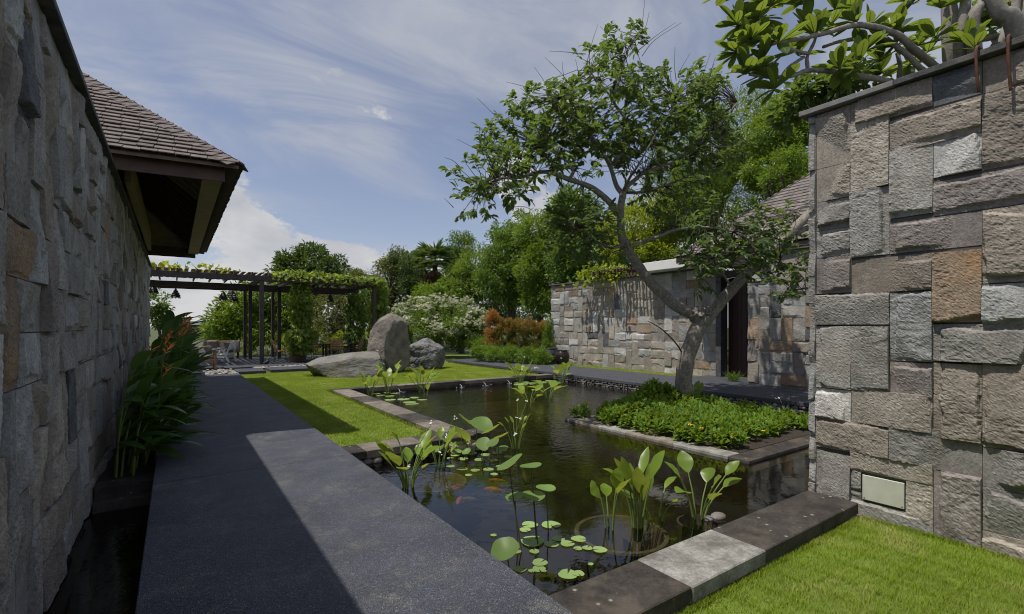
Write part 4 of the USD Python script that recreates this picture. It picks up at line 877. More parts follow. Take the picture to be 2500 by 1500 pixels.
# ------------------------------------------------------------------ leaves
T2 = (np.array([[0, 0, 0], [.45, .5, .10], [1, 0, -.06], [.45, -.5, .10]]), np.array([[0, 3, 2], [0, 2, 1]]))
T6 = (np.array([[0, 0, 0], [.48, 0, .0], [1, 0, -.14], [.30, .46, .09], [.68, .40, .05], [.30, -.46, .09], [.68, -.40, .05]]), np.array([[0, 5, 1], [0, 1, 3], [1, 5, 6], [1, 6, 2], [1, 2, 4], [1, 4, 3]]))
THEART = (np.array([[0, 0, 0], [.5, 0, .02], [1, 0, -.14], [-.10, .34, .07], [.30, .50, .10], [.70, .28, .02], [-.10, -.34, .07], [.30, -.50, .10], [.70, -.28, .02]]), np.array([[0, 1, 4], [0, 4, 3], [1, 2, 5], [1, 5, 4], [0, 7, 1], [0, 6, 7], [1, 8, 2], [1, 7, 8]]))
def unit(v): return v / np.maximum(np.linalg.norm(v, axis=-1, keepdims=True), 1e-9)
def scatter(P, D, L, W, r, T=T2, up=1.0, jitter=.6):
    """leaves from P along D; L long, W wide; their faces look roughly up"""
    P, D = np.asarray(P, float), unit(np.asarray(D, float)); n = len(P)
    L = np.broadcast_to(np.asarray(L, float), (n,)); W = np.broadcast_to(np.asarray(W, float), (n,))
    N = np.array([0, 0, up]) + r.normal(0, jitter, (n, 3)); N = unit(N - D * (N * D).sum(1, keepdims=True)); Y = np.cross(N, D)
    t, f = T
    V = P[:, None] + D[:, None] * (t[None, :, 0:1] * L[:, None, None]) + Y[:, None] * (t[None, :, 1:2] * W[:, None, None]) + N[:, None] * (t[None, :, 2:3] * L[:, None, None])
    F = f[None] + (np.arange(n) * len(t))[:, None, None]
    return V.reshape(-1, 3), F.reshape(-1, 3)
def sphere_dirs(r, n): return unit(r.normal(0, 1, (n, 3)))
def crown_points(r, blobs, ncl, nlf, rc, inner=.55, flat=.75, lo=-.75):
    """clumped leaf places in a set of ellipsoids: (places, directions, clump centres)"""
    w = np.array([np.prod(b[1]) ** (2 / 3) for b in blobs]); k = r.choice(len(blobs), ncl, p=w / w.sum())
    C, R = np.array([b[0] for b in blobs])[k], np.array([b[1] for b in blobs])[k]
    d = sphere_dirs(r, ncl); d[:, 2] = np.maximum(d[:, 2], lo)
    C = C + d * R * r.uniform(inner, 1.0, (ncl, 1)); O = unit(d * np.array([1, 1, 1.0]))
    m = r.integers(int(nlf * .6), int(nlf * 1.4) + 1, ncl); ix = np.repeat(np.arange(ncl), m); n = len(ix)
    off = sphere_dirs(r, n) * (r.random((n, 1)) ** .40) * rc * r.uniform(.6, 1.3, ncl)[ix][:, None] * np.array([1, 1, flat])
    D = unit(off) * .9 + O[ix] * .6 + r.normal(0, .45, (n, 3)) + np.array([0, 0, -.22])
    return C[ix] + off, D, C
def blob(px, py, rx, ry, fw, depth=1.0):
    return (at(px, py, fw), np.array([rx, rx * depth, ry]) * fw / FPX)
def limb_set(r, base, targets, rad, lift=.4):
    out = []
    for t in targets:
        t = np.asarray(t, float); mid = base + (t - base) * .45 + np.array([0, 0, lift * np.linalg.norm(t - base) * .2]) + r.normal(0, .12, 3)
        c = curve([base, mid, t], 5); out.append(tube(c, np.linspace(rad, rad * .25, len(c)), 6))
    return out
def bush(name, label, category, blobs, m, ncl, nlf, rc, size, wr=.42, T=T2, seed=0, trunk=True, group=None, extra=None, inner=.55, flat=.75, bark='bark_dark', up=1.0, lo=-.75):
    r = np.random.default_rng(seed + 1000)
    t = thing(name, label, category, group=group)
    P, D, C = crown_points(r, blobs, ncl, nlf, rc, inner, flat, lo)
    if category in ('tree', 'shrub') and wr > .3: wr = wr * 1.35
    size = size * (1.15 if category in ('tree', 'shrub') else 1.0)
    k = P[:, 2] > -.12; P, D = P[k], D[k]
    mesh('crown' if trunk else 'foliage', scatter(P, D, size * r.uniform(.65, 1.25, len(P)), size * wr, r, T, up), m, t, kind='stuff')
    if trunk:
        b = np.mean([q[0] for q in blobs], 0); b[2] = -.15; top = np.max([q[0][2] for q in blobs])
        trk = np.array([b, b + [.1, .05, top * .30], b + [.0, .15, top * .55]])
        mesh('trunk', tube(curve(trk, 5), np.linspace(.05 * top ** .8, .03 * top ** .8, 11), 8), bark, t, smooth=True)
        for q in limb_set(r, trk[-1], C[r.choice(len(C), 14)], .025 * top ** .8): mesh('limb', q, bark, t, smooth=True)
    if extra: extra(t, P, D, C, r)
    return t
def flowers(m, n, size, where=lambda p: np.ones(len(p), bool), k=5, lift=.05, name='blossom', kind='stuff'):
    def f(t, P, D, C, r):
        Q = P[where(P)]; Q = Q[r.choice(len(Q), min(n, len(Q)), replace=False)]
        Q = np.repeat(Q + np.array([0, 0, lift]), k, 0); d = sphere_dirs(r, len(Q)); d[:, 2] = abs(d[:, 2]) * .8
        mesh(name, scatter(Q, d, size, size * .6, r, T2), m, t, kind=kind)
    return f

# ------------------------------------------------------------------ trees and shrubs behind
bush('frangipani_tree', 'round dark frangipani with white blossom rising behind the pergola', 'tree', [blob(715, 668, 55, 55, 36), blob(770, 655, 65, 55, 36), blob(825, 672, 58, 50, 36), blob(770, 700, 95, 45, 36)],
     'leaf_dark', 330, 34, .42, .34, .30, seed=1, extra=flowers('petals', 130, .16, k=5, lift=.12), flat=.8)
bush('shrub', 'bright long-leaved shrub filling the space between left wall and pergola posts', 'shrub', [blob(590, 770, 62, 70, 31), blob(640, 735, 55, 55, 31), blob(545, 800, 40, 45, 30.5), blob(655, 800, 60, 60, 31)],
     'leaf_bright', 300, 32, .38, .30, .27, seed=2, flat=.8)
bush('shrub', 'dark shrub with long leaves behind the middle pergola posts', 'shrub', [blob(705, 740, 50, 60, 32), blob(690, 800, 55, 50, 32), blob(745, 770, 45, 60, 33)], 'leaf_mid', 200, 30, .36, .24, .3, seed=3)
bush('shrub', 'loose shrub with red flowers behind the dining table', 'shrub', [blob(805, 765, 55, 60, 31.5), blob(850, 780, 40, 60, 32), blob(790, 815, 60, 40, 31)], 'leaf_olive', 210, 34, .40, .16, .34, seed=4,
     extra=flowers('petal_red', 14, .16, k=7, lift=.05))
bush('tree', 'open shrubby tree between the rear pergola posts and the tall boulder', 'tree', [blob(900, 740, 50, 65, 33), blob(870, 700, 40, 40, 33)], 'leaf_olive', 130, 34, .42, .17, .34, seed=5)
bush('shrub', 'slender shrub at the end of the left wall below the lanterns', 'shrub', [blob(382, 745, 26, 36, 27), blob(395, 780, 24, 30, 27)], 'leaf_mid', 60, 28, .26, .16, .34, seed=6)
bush('low_hedge', 'bright low hedge behind the pergola and the wicker armchair', 'hedge', [blob(600 + 60 * i, 838, 42, 34 + 6 * (i % 2), 30.2) for i in range(6)], 'leaf_lime', 330, 30, .24, .12, .45, seed=7, trunk=False)
bush('low_hedge', 'pale low bushes under the far white roof at the left', 'hedge', [blob(505 + 30 * i, 815 - 4 * (i % 2), 24, 20, 38) for i in range(4)], 'leaf_bright', 120, 24, .3, .15, .4, seed=8, trunk=False, extra=flowers('petal_red', 20, .12, k=4))
# row behind the boulders, left to right
bush('tree', 'olive green tree rising beside the right end of the pergola', 'tree', [blob(950, 680, 45, 55, 38), blob(985, 650, 45, 40, 38), blob(940, 735, 50, 50, 38)], 'leaf_olive', 300, 36, .5, .16, .40, seed=9)
bush('tree', 'dark pointed tree left of the fan palm', 'tree', [blob(1010, 668, 40, 48, 36), blob(1022, 705, 45, 50, 36), blob(966, 628, 14, 18, 37)], 'leaf_dark', 260, 36, .45, .15, .40, seed=10)
bush('tree', 'pale green narrow tree standing right behind the fan palm', 'tree', [blob(1128, 605, 30, 42, 37), blob(1120, 650, 34, 40, 37)], 'leaf_mid', 190, 40, .36, .13, .40, seed=11)
bush('tree', 'light green tree with long drooping leaves right of the fan palm', 'tree', [blob(1165, 650, 50, 55, 33), blob(1130, 690, 55, 50, 32), blob(1190, 700, 50, 45, 32), blob(1100, 712, 45, 32, 31), blob(1045, 722, 48, 28, 31)], 'leaf_bright', 330, 36, .42, .17, .36, seed=12)
bush('tree', 'tall leafy tree behind the red-tipped hedge', 'tree', [blob(1235, 620, 55, 60, 31), blob(1215, 680, 50, 60, 30), blob(1275, 690, 50, 70, 30), blob(1255, 590, 40, 35, 31)], 'leaf_mid', 420, 40, .40, .16, .36, seed=13)
bush('tree', 'bright green tree behind the left end of the far stone wall', 'tree', [blob(1310, 570, 55, 50, 29), blob(1340, 630, 60, 70, 28.5), blob(1300, 660, 45, 60, 28), blob(1320, 730, 40, 50, 28)], 'leaf_bright', 420, 42, .38, .15, .36, seed=14)
bush('tree', 'thin-topped tree with sparse twigs above the bright green one', 'tree', [blob(1270, 540, 40, 22, 33), blob(1230, 565, 40, 22, 33)], 'leaf_mid', 70, 26, .32, .14, .4, seed=15)
bush('tree', 'mid green tree over the far stone wall, left of the leaning tree', 'tree', [blob(1400, 530, 70, 70, 27), blob(1440, 610, 75, 65, 26), blob(1390, 640, 50, 60, 26)], 'leaf_mid', 480, 42, .40, .16, .38, seed=16)
bush('tree', 'yellow-green tree glowing behind the crown of the leaning tree', 'tree', [blob(1550, 560, 90, 70, 25), blob(1620, 540, 80, 80, 25), blob(1530, 610, 70, 40, 24), blob(1600, 615, 60, 35, 24)], 'leaf_lime', 480, 40, .36, .14, .34, seed=17)
bush('bamboo', 'tall feathery bamboo clump behind the tiled roof', 'bamboo', [blob(1740, 390, 90, 120, 24), blob(1820, 330, 90, 110, 24), blob(1680, 500, 80, 90, 24), blob(1780, 480, 110, 90, 24), blob(1640, 420, 60, 80, 25)], 'leaf_bright', 620, 56, .42, .20, .16, seed=18, flat=1.2, extra=None)
bush('tree', 'dense dark tree behind the corner of the tall right wall', 'tree', [blob(1900, 330, 80, 70, 21), blob(1960, 380, 70, 90, 21), blob(1880, 420, 70, 50, 21), blob(1930, 270, 60, 40, 21)], 'leaf_bright', 420, 44, .34, .13, .40, seed=19)
bush('shrub', 'yellow-green shrub leaning over the tiled roof', 'shrub', [blob(1900, 440, 45, 35, 17), blob(1930, 400, 40, 40, 17)], 'leaf_bright', 90, 30, .24, .14, .3, seed=20)
bush('tree', 'dark tree mass standing behind the far wall and the slatted canopy', 'tree', [blob(1480, 690, 120, 60, 31), blob(1400, 700, 80, 60, 31), blob(1600, 660, 120, 60, 30), blob(1700, 610, 120, 80, 29)], 'leaf_dark', 420, 40, .5, .17, .4, seed=21)
bush('tree', 'dark evergreen standing behind the light green trees at the back', 'tree', [blob(1180, 720, 110, 70, 42), blob(1080, 730, 110, 60, 42), blob(1280, 740, 110, 60, 40)], 'leaf_dark', 460, 36, .6, .2, .4, seed=22)
bush('flowering_shrub', 'broad shrub covered in white blossom behind the boulders', 'shrub', [blob(1010, 770, 55, 38, 27.5), blob(1070, 765, 60, 45, 27.5), blob(1130, 775, 55, 42, 27.5), blob(1165, 790, 40, 35, 27), blob(1085, 800, 85, 30, 27), blob(985, 790, 45, 34, 28)], 'leaf_bright', 520, 32, .30, .12, .42, seed=23, trunk=False,
     extra=flowers('petals', 4200, .13, where=lambda p: (p[:, 2] > .8) & (fbm(p, .9, 2, 5) > -.10), k=5, lift=.07))
bush('red_hedge', 'tall red-tipped shrub at the left end of the hedge', 'hedge', [blob(1205, 800, 20, 38, 24.5), blob(1203, 778, 14, 22, 24.5), blob(1205, 835, 22, 30, 24.5)], 'leaf_redtip', 150, 34, .18, .10, .38, seed=24, trunk=False)
bush('red_hedge', 'long hedge of red and green shoots behind the low hedge', 'hedge', [blob(1222 + 19 * i, 803 + 3 * (i % 2) + 36 * j, 17, 24, 24.2 - .1 * i, 1.3) for i in range(7) for j in (0, 1)], 'leaf_redgreen', 460, 34, .16, .10, .38, seed=25, trunk=False, inner=.3, flat=1.0,
     extra=lambda t, P, D, C, r: mesh('red_shoots', (lambda Q: scatter(Q + [0, 0, .05], np.array([0, 0, 1.0]) + r.normal(0, .5, (len(Q), 3)), .10, .035, r))(P[(P[:, 2] > 1.1) & (r.random(len(P)) < .8)]), 'leaf_redtip', t, kind='stuff'))
bush('red_hedge', 'yellow-green shrub between red hedge and far stone wall', 'hedge', [blob(1342, 815, 14, 40, 23.2), blob(1342, 850, 14, 28, 23)], 'leaf_bright', 130, 32, .17, .10, .38, seed=26, trunk=False)
bush('low_hedge', 'clipped low hedge along the far lawn under the white shrub', 'hedge', [blob(1010 + 38 * i, 836, 30, 18, 27) for i in range(5)], 'leaf_hedge', 330, 30, .17, .085, .5, T=T2, seed=27, trunk=False, lo=-.9)
bush('low_hedge', 'rounded bright bush at the corner of the two low hedges', 'hedge', [blob(1165, 836, 30, 20, 26), blob(1180, 845, 26, 18, 25.5)], 'leaf_hedge', 120, 30, .16, .085, .5, seed=28, trunk=False, lo=-.9)
bush('low_hedge', 'clipped low hedge beside the end of the dark walkway', 'hedge', [blob(1172, 862, 22, 18, 22.8), blob(1205, 863, 26, 19, 22.3), blob(1245, 866, 28, 21, 21.8), blob(1285, 869, 28, 22, 21.4), blob(1320, 872, 26, 24, 21)], 'leaf_hedge', 420, 30, .15, .08, .5, seed=29, trunk=False, lo=-.9)
bush('shrub', 'tangled dark creeper hanging over the corner of the right wall', 'shrub', [blob(1955, 235, 40, 28, 7.0), blob(2010, 215, 40, 25, 7.0), blob(1925, 275, 25, 30, 7.2), blob(2075, 200, 50, 22, 6.6)], 'leaf_main', 42, 20, .17, .12, .42, seed=30, T=T6, trunk=False)

# fan palm with a skirt of dead fronds
def fan(c, d, L, nb, r, droop=.25):
    up = np.array([0, 0, 1.0]); d = d / np.linalg.norm(d); s = np.cross(d, up); s /= np.linalg.norm(s) + 1e-9; P, D = [], []
    a = np.linspace(-1.25, 1.25, nb); hub = c + d * L * .55
    D = np.cos(a)[:, None] * d + np.sin(a)[:, None] * s + np.array([0, 0, -droop]) + r.normal(0, .05, (nb, 3))
    return hub, D, tube([c, c + d * L * .3, hub], .014, 4)
def palm():
    r = np.random.default_rng(77); t = thing('fan_palm', 'fan palm with green head and skirt of dead brown fronds', 'palm tree')
    top = at(1062, 645, 33); base = np.array([top[0], top[1], -.1])
    mesh('trunk', tube(curve([base, (base + top) / 2 + [.1, 0, 0], top], 6), np.linspace(.2, .16, 13), 9), 'bark_dark', t, smooth=True)
    for k in range(40):
        e = r.uniform(-.1, 1.35); a = r.uniform(0, 2 * PI); d = np.array([math.cos(a) * math.cos(e), math.sin(a) * math.cos(e), math.sin(e)])
        h, D, st = fan(top + [0, 0, r.uniform(-.2, .4)], d, 1.3, 19, r)
        mesh('frond', cat(scatter(np.repeat(h[None], len(D), 0), D, 1.0, .11, r, T2, jitter=.2), st), 'leaf_palm', t)
    for k in range(40):
        e = r.uniform(-1.2, -.2); a = r.uniform(0, 2 * PI); d = np.array([math.cos(a) * math.cos(e), math.sin(a) * math.cos(e), math.sin(e)])
        h, D, st = fan(top + [0, 0, r.uniform(-1.6, -.2)], d, 1.1, 15, r, .5)
        mesh('dead_frond', cat(scatter(np.repeat(h[None], len(D), 0), D, .8, .08, r, T2, jitter=.3), st), 'leaf_dead', t)
palm()

# ------------------------------------------------------------------ vines on the pergola
def vine(name, label, P, D, m, size, r, stems=()):
    t = thing(name, label, 'vine')
    mesh('foliage', scatter(P, D, size * r.uniform(.6, 1.25, len(P)), size * .95, r, THEART, 0.5, .7), m, t, kind='stuff')
    for s in stems: mesh('stem', s, 'bark_dark', t, smooth=True)
    return t
r = np.random.default_rng(401)
def column(x, y, z0, z1, rad, n, r):
    z = r.uniform(z0, z1, n); a = r.uniform(0, 2 * PI, n); q = rad * (1 + 1.9 * fbm(np.stack([0 * z + x, a * .6, z], 1), 1.7, 3, 3)) * r.random(n) ** .35
    P = np.stack([x + q * np.cos(a), y + q * np.sin(a), z], 1); return P, np.stack([np.cos(a) * .7, np.sin(a) * .7, -.8 + 0 * a], 1) + r.normal(0, .35, (n, 3))
cx, cy = at(735, 800, 22.25)[:2]
P, D = column(cx, cy, .5, 3.75, .36, 1500, r); P2, D2 = column(cx - .05, cy, .45, 1.5, .48, 500, r)
vine('climbing_vine', 'thick green vine hanging from the pergola down to the clay pot', np.vstack([P, P2]), np.vstack([D, D2]), 'leaf_vine', .19, r, [tube(curve([(cx, cy, .4), (cx + .1, cy, 1.6), (cx - .05, cy + .1, 2.8), (cx, cy + .3, 3.7)], 5), .03, 6)])
n = 2100; X_ = r.uniform(3.6, 8.5, n); Y_ = r.uniform(23.45, 25.6, n); hgt = .06 + .30 * np.clip(fbm(np.stack([X_, Y_, 0 * X_], 1), 1.1, 3, 6) + .5, 0, 1)
P = np.stack([X_, Y_, 3.86 + hgt * r.random(n)], 1); edge = r.random(n) < .07; P[edge, 1] = 23.36 - r.uniform(0, .12, edge.sum()); P[edge, 2] = r.uniform(3.66, 3.95, edge.sum())
vine('climbing_vine', 'yellow-green vine spread over the right half of the pergola roof', P, np.stack([r.normal(0, 1, n), -.6 + r.normal(0, .8, n), r.normal(-.2, .5, n)], 1), 'leaf_vine', .17, r)
n = 620; X_ = -1.6 + 4.8 * r.random(n) ** .8; Y_ = r.uniform(24.2, 27.5, n); k = fbm(np.stack([X_, Y_ * .3, 0 * X_], 1), 1.0, 2, 8) > -.03; X_, Y_ = X_[k], Y_[k]; n = len(X_)
vine('climbing_vine', 'thin scattered vine on the left half of the pergola roof', np.stack([X_, Y_, 3.95 + .4 * r.random(n) ** 1.5], 1), r.normal(0, 1, (n, 3)), 'leaf_lime', .19, r)
P, D = column(8.38, 23.75, 1.9, 3.95, .38, 800, r); P2, D2 = column(8.45, 24.1, .2, 2.6, .42, 600, r)
vine('climbing_vine', 'green vine falling over the right front corner of the pergola', np.vstack([P, P2]), np.vstack([D, D2]), 'leaf_vine', .16, r)
P, D = column(8.45, 27.6, .3, 3.8, .5, 1100, r)
vine('climbing_vine', 'dark vine climbing the rear right post of the pergola', P, D, 'leaf_mid', .16, r)
n = 420; X_ = r.uniform(14.0, 15.0, n); Y_ = 14.2 + r.normal(0, .75, n); P = np.stack([X_, Y_, 3.75 + .5 * r.random(n) * np.exp(-((Y_ - 14.2) / 1.1) ** 2)], 1); k = r.random(n) < .35; P[k, 2] -= r.uniform(0, .55, k.sum()); P[k, 0] = r.uniform(13.9, 14.5, k.sum())
vine('climbing_vine', 'lime green creeper lying on the timber slats over the far wall', P, r.normal(0, 1, (n, 3)) + [-.4, 0, -.2], 'leaf_lime', .15, r, [tube(curve([(15.1, 14.6, 3.2), (14.4, 14.3, 3.95), (14.1, 13.2, 3.95)], 5), .012, 5)])

# ------------------------------------------------------------------ the leaning tree on the island
def main_tree():
    r = np.random.default_rng(11); t = thing('leaning_tree', 'forked leaning tree with grey trunk growing from the island planter', 'tree')
    FW = 10.3; nodes = []
    def limb(pts, r0, r1, name='limb', m='bark', n=9):
        Q = np.array([at(p[0], p[1], FW + (p[2] if len(p) > 2 else 0)) for p in pts]); c = curve(Q, 6); k = len(c)
        R = np.linspace(r0, r1, k) * FW / FPX
        R = R * (1 + .10 * fbm(c, 5.0, 2, 4)); c = c + np.stack([fbm(c, 4, 2, q) for q in (1, 2, 3)], 1) * min(.03, r0 * .002)
        V, F = tube(c, R, n)
        if r0 > 7: V = V + unit(V - np.repeat(c, n, 0) if len(V) == k * n else V - np.vstack([np.repeat(c, n, 0), c[0], c[-1]])) * (fbm(V, 14, 3, 8) * .02)[:, None]
        mesh(name, (V, F), m, t, smooth=True); nodes.append(c[k // 3:] if name != 'trunk' else c[-2:])
        return c
    limb([(1676, 1010), (1673, 985), (1669, 930), (1675, 880), (1690, 835), (1708, 795), (1720, 772)], 20.5, 18.5, 'trunk', n=14)
    limb([(1722, 792), (1700, 771), (1655, 749), (1613, 714, .1), (1581, 679, .15), (1550, 636, .2), (1530, 605, .2), (1519, 585, .2), (1515, 540, .2), (1515, 510, .2), (1522, 470, .2)], 15, 8.5)
    limb([(1714, 792), (1741, 762), (1788, 706), (1847, 648), (1910, 589), (1956, 542), (2050, 462, .3), (2160, 410, .6)], 15, 10)
    limb([(1942, 571), (1975, 555), (2040, 530, -.3), (2110, 520, -.6)], 7, 4)
    limb([(1506, 520, .2), (1484, 490, .1), (1441, 457, -.1), (1390, 439, -.4), (1333, 420, -.6), (1272, 432, -.8), (1224, 436, -.9), (1180, 455, -1)], 8.5, 2.5)
    limb([(1390, 439, -.4), (1400, 415, -.5), (1385, 395, -.5), (1330, 360, -.6)], 4.5, 1.8)
    limb([(1522, 475, .2), (1505, 453, .2), (1489, 406, .1), (1456, 349, -.1), (1408, 292, -.3), (1370, 240, -.4)], 7, 2)
    limb([(1489, 406, .1), (1520, 375, .3), (1540, 335, .5), (1522, 283, .5), (1498, 245, .4), (1515, 185, .4), (1530, 130, .4), (1560, 85, .4)], 6, 1.5)
    limb([(1498, 245, .4), (1470, 210, .2), (1440, 175, 0)], 3, 1.2)
    limb([(1522, 472, .2), (1535, 452, .3), (1569, 424, .5), (1616, 377, .8), (1632, 310, 1.0), (1645, 240, 1.1)], 7, 2)
    limb([(1569, 424, .5), (1640, 396, .7), (1701, 358, .8), (1760, 300, .9), (1800, 250, 1.0)], 5, 1.6)
    limb([(1530, 470, .3), (1560, 470, .7), (1620, 455, 1.2), (1680, 430, 1.5), (1740, 400, 1.7)], 4.5, 1.6)
    limb([(1522, 465, .2), (1540, 430, -.3), (1560, 400, -.7), (1600, 330, -1.0)], 4, 1.5)
    limb([(1534, 603, .2), (1573, 590, .1), (1612, 577, -.1), (1650, 562, -.2), (1720, 555, -.4), (1790, 565, -.5)], 6.5, 1.8)
    limb([(1520, 600, .2), (1490, 605, 0), (1450, 585, -.3), (1420, 560, -.5)], 4, 1.3)
    limb([(1812, 688), (1845, 690, -.1), (1878, 687, -.2)], 4, 2.5); limb([(1847, 650), (1855, 672, -.1), (1866, 690, -.2)], 3.5, 2.2)
    limb([(1850, 648), (1890, 640, -.2), (1930, 655, -.4), (1962, 680, -.5), (1968, 720, -.6)], 2.5, 1)
    limb([(1735, 700, .2), (1700, 660, .1), (1690, 620, 0)], 3, 1.2)
    limb([(1788, 706), (1760, 660, -.3), (1745, 630, -.5)], 3, 1.2)
    limb([(1669, 868), (1655, 845, -.1), (1636, 823, -.2), (1610, 800, -.2), (1581, 784, -.3)], 2.2, .9, 'sprout', 'twig')
    # knots
    for px, py, q in ((1526, 597, 13), (1700, 768, 19), (1724, 762, 15)):
        c = at(px, py, FW + (.2 if q == 13 else -.02)); V, F = ICO2; V = np.asarray(trimesh.creation.icosphere(3).vertices); F = np.asarray(trimesh.creation.icosphere(3).faces)
        V = V * (q * FW / FPX) * (1 + .9 * fbm(V + q, 3.2, 3))[:, None] + c; mesh('knot', (V, F), 'bark', t, smooth=True)
    N = np.vstack(nodes)
    Z = [(1190, 425, 85, 55, -1), (1165, 490, 38, 45, -1.1), (1235, 465, 55, 28, -.9), (1265, 345, 95, 60, -.6), (1330, 270, 85, 55, -.4), (1400, 235, 80, 55, -.3), (1300, 400, 85, 40, -.6), (1370, 330, 85, 55, -.4),
         (1470, 145, 60, 32, .1), (1535, 85, 48, 36, .4), (1500, 190, 70, 45, .3), (1590, 215, 95, 50, .9), (1690, 220, 75, 50, 1.1), (1740, 250, 60, 60, 1.0), (1580, 290, 115, 65, .5), (1690, 320, 105, 70, .9),
         (1450, 320, 100, 60, 0), (1450, 390, 110, 40, 0), (1580, 380, 110, 50, .4), (1700, 400, 90, 45, 1.3), (1770, 330, 60, 60, 1.0), (1440, 560, 85, 52, -.3), (1400, 520, 55, 40, -.4), (1470, 615, 60, 30, 0), (1385, 580, 45, 35, -.3),
         (1690, 520, 105, 55, .1), (1780, 555, 110, 50, -.2), (1735, 610, 65, 50, -.3), (1735, 670, 55, 42, -.3), (1820, 630, 80, 42, -.2), (1885, 600, 65, 45, -.1), (1900, 660, 60, 35, -.3), (1935, 705, 30, 40, -.5), (1600, 470, 60, 35, 1.0), (1880, 520, 60, 30, .3)]
    area = np.array([z[2] * z[3] for z in Z], float); total = 1340
    SP, SD = [], []
    for z, a in zip(Z, area / area.sum()):
        m = max(6, int(total * a)); q = r.random(m) ** .5; th = r.uniform(0, 2 * PI, m); dep = z[4] + r.normal(0, .55, m)
        for qq, tt, dd in zip(q, th, dep): SP.append(at(z[0] + z[2] * qq * math.cos(tt), z[1] + z[3] * qq * math.sin(tt), FW + dd))
    SP = np.array(SP)
    from scipy.spatial import cKDTree
    d, i = cKDTree(N).query(SP); src = N[i]
    out = unit(SP - src); tw, LP, LD = [], [], []
    for p, s, o, dist in zip(SP, src, out, d):
        h = unit(o * .8 + r.normal(0, .45, 3) + [0, 0, .18]); tip = p + h * r.uniform(.14, .30)
        if dist > .12: tw.append(tube(np.array([s, s + (p - s) * .5 + [0, 0, .05 * dist] + r.normal(0, .03, 3) * dist, p, tip]), [.010, .007, .005, .0025], 4, False))
        else: tw.append(tube(np.array([p, (p + tip) / 2, tip]), [.005, .004, .002], 4, False))
        m = r.integers(7, 12)
        for k in range(m):
            f = (k + .4) / m; b = p + (tip - p) * f; s_ = unit(np.cross(h, [0, 0, 1.0])) * (1 if k % 2 else -1)
            LP.append(b); LD.append(h * (.45 + .6 * f) + s_ * (1.05 - .6 * f) + r.normal(0, .3, 3) + [0, 0, -.28])
    mesh('twigs', cat(*tw), 'twig', t, smooth=True, kind='stuff')
    LP, LD = np.array(LP), np.array(LD); sz = .150 * r.uniform(.6, 1.25, len(LP))
    mesh('crown', scatter(LP, LD, sz, sz * .52, r, T6, 1.0, .45), 'leaf_main', t, kind='stuff')
    # bare twigs that stand out above the leaves
    for px, py, ex, ey in [(1330, 250, -60, -35), (1290, 215, -55, -15), (1225, 300, -60, -60), (1210, 330, -40, -20), (1170, 370, -55, -30), (1110, 400, -25, -15), (1390, 210, -60, -70), (1440, 130, 20, -70), (1400, 130, -60, -5), (1500, 110, -35, -45), (1570, 70, 5, -75), (1590, 100, 60, -45),
                           (1600, 110, 65, -55), (1560, 80, 25, -50), (1650, 170, -2, -55), (1665, 170, 20, -40), (1720, 180, 15, -50), (1735, 180, 12, -40), (1110, 450, -15, -10), (1100, 500, -15, -15), (1270, 510, 35, 8), (1330, 225, -25, -60), (1380, 190, -8, -40), (1410, 180, -5, -35)]:
        a, b = at(px - ex * .5, py - ey * .5, FW - .4), at(px + ex, py + ey, FW - .5); mid = (a + b) / 2 + r.normal(0, .04, 3)
        mesh('bare_twig', tube(curve([a, mid, b], 4), np.linspace(.008, .003, 9), 5), 'twig', t)
    c = at(1392, 254, FW - .55); Q = c + r.normal(0, .07, (60, 3)); mesh('red_blossom', scatter(Q, r.normal(0, 1, (60, 3)) + [0, 0, -.5], .075, .035, r), 'petal_red', t)
main_tree()

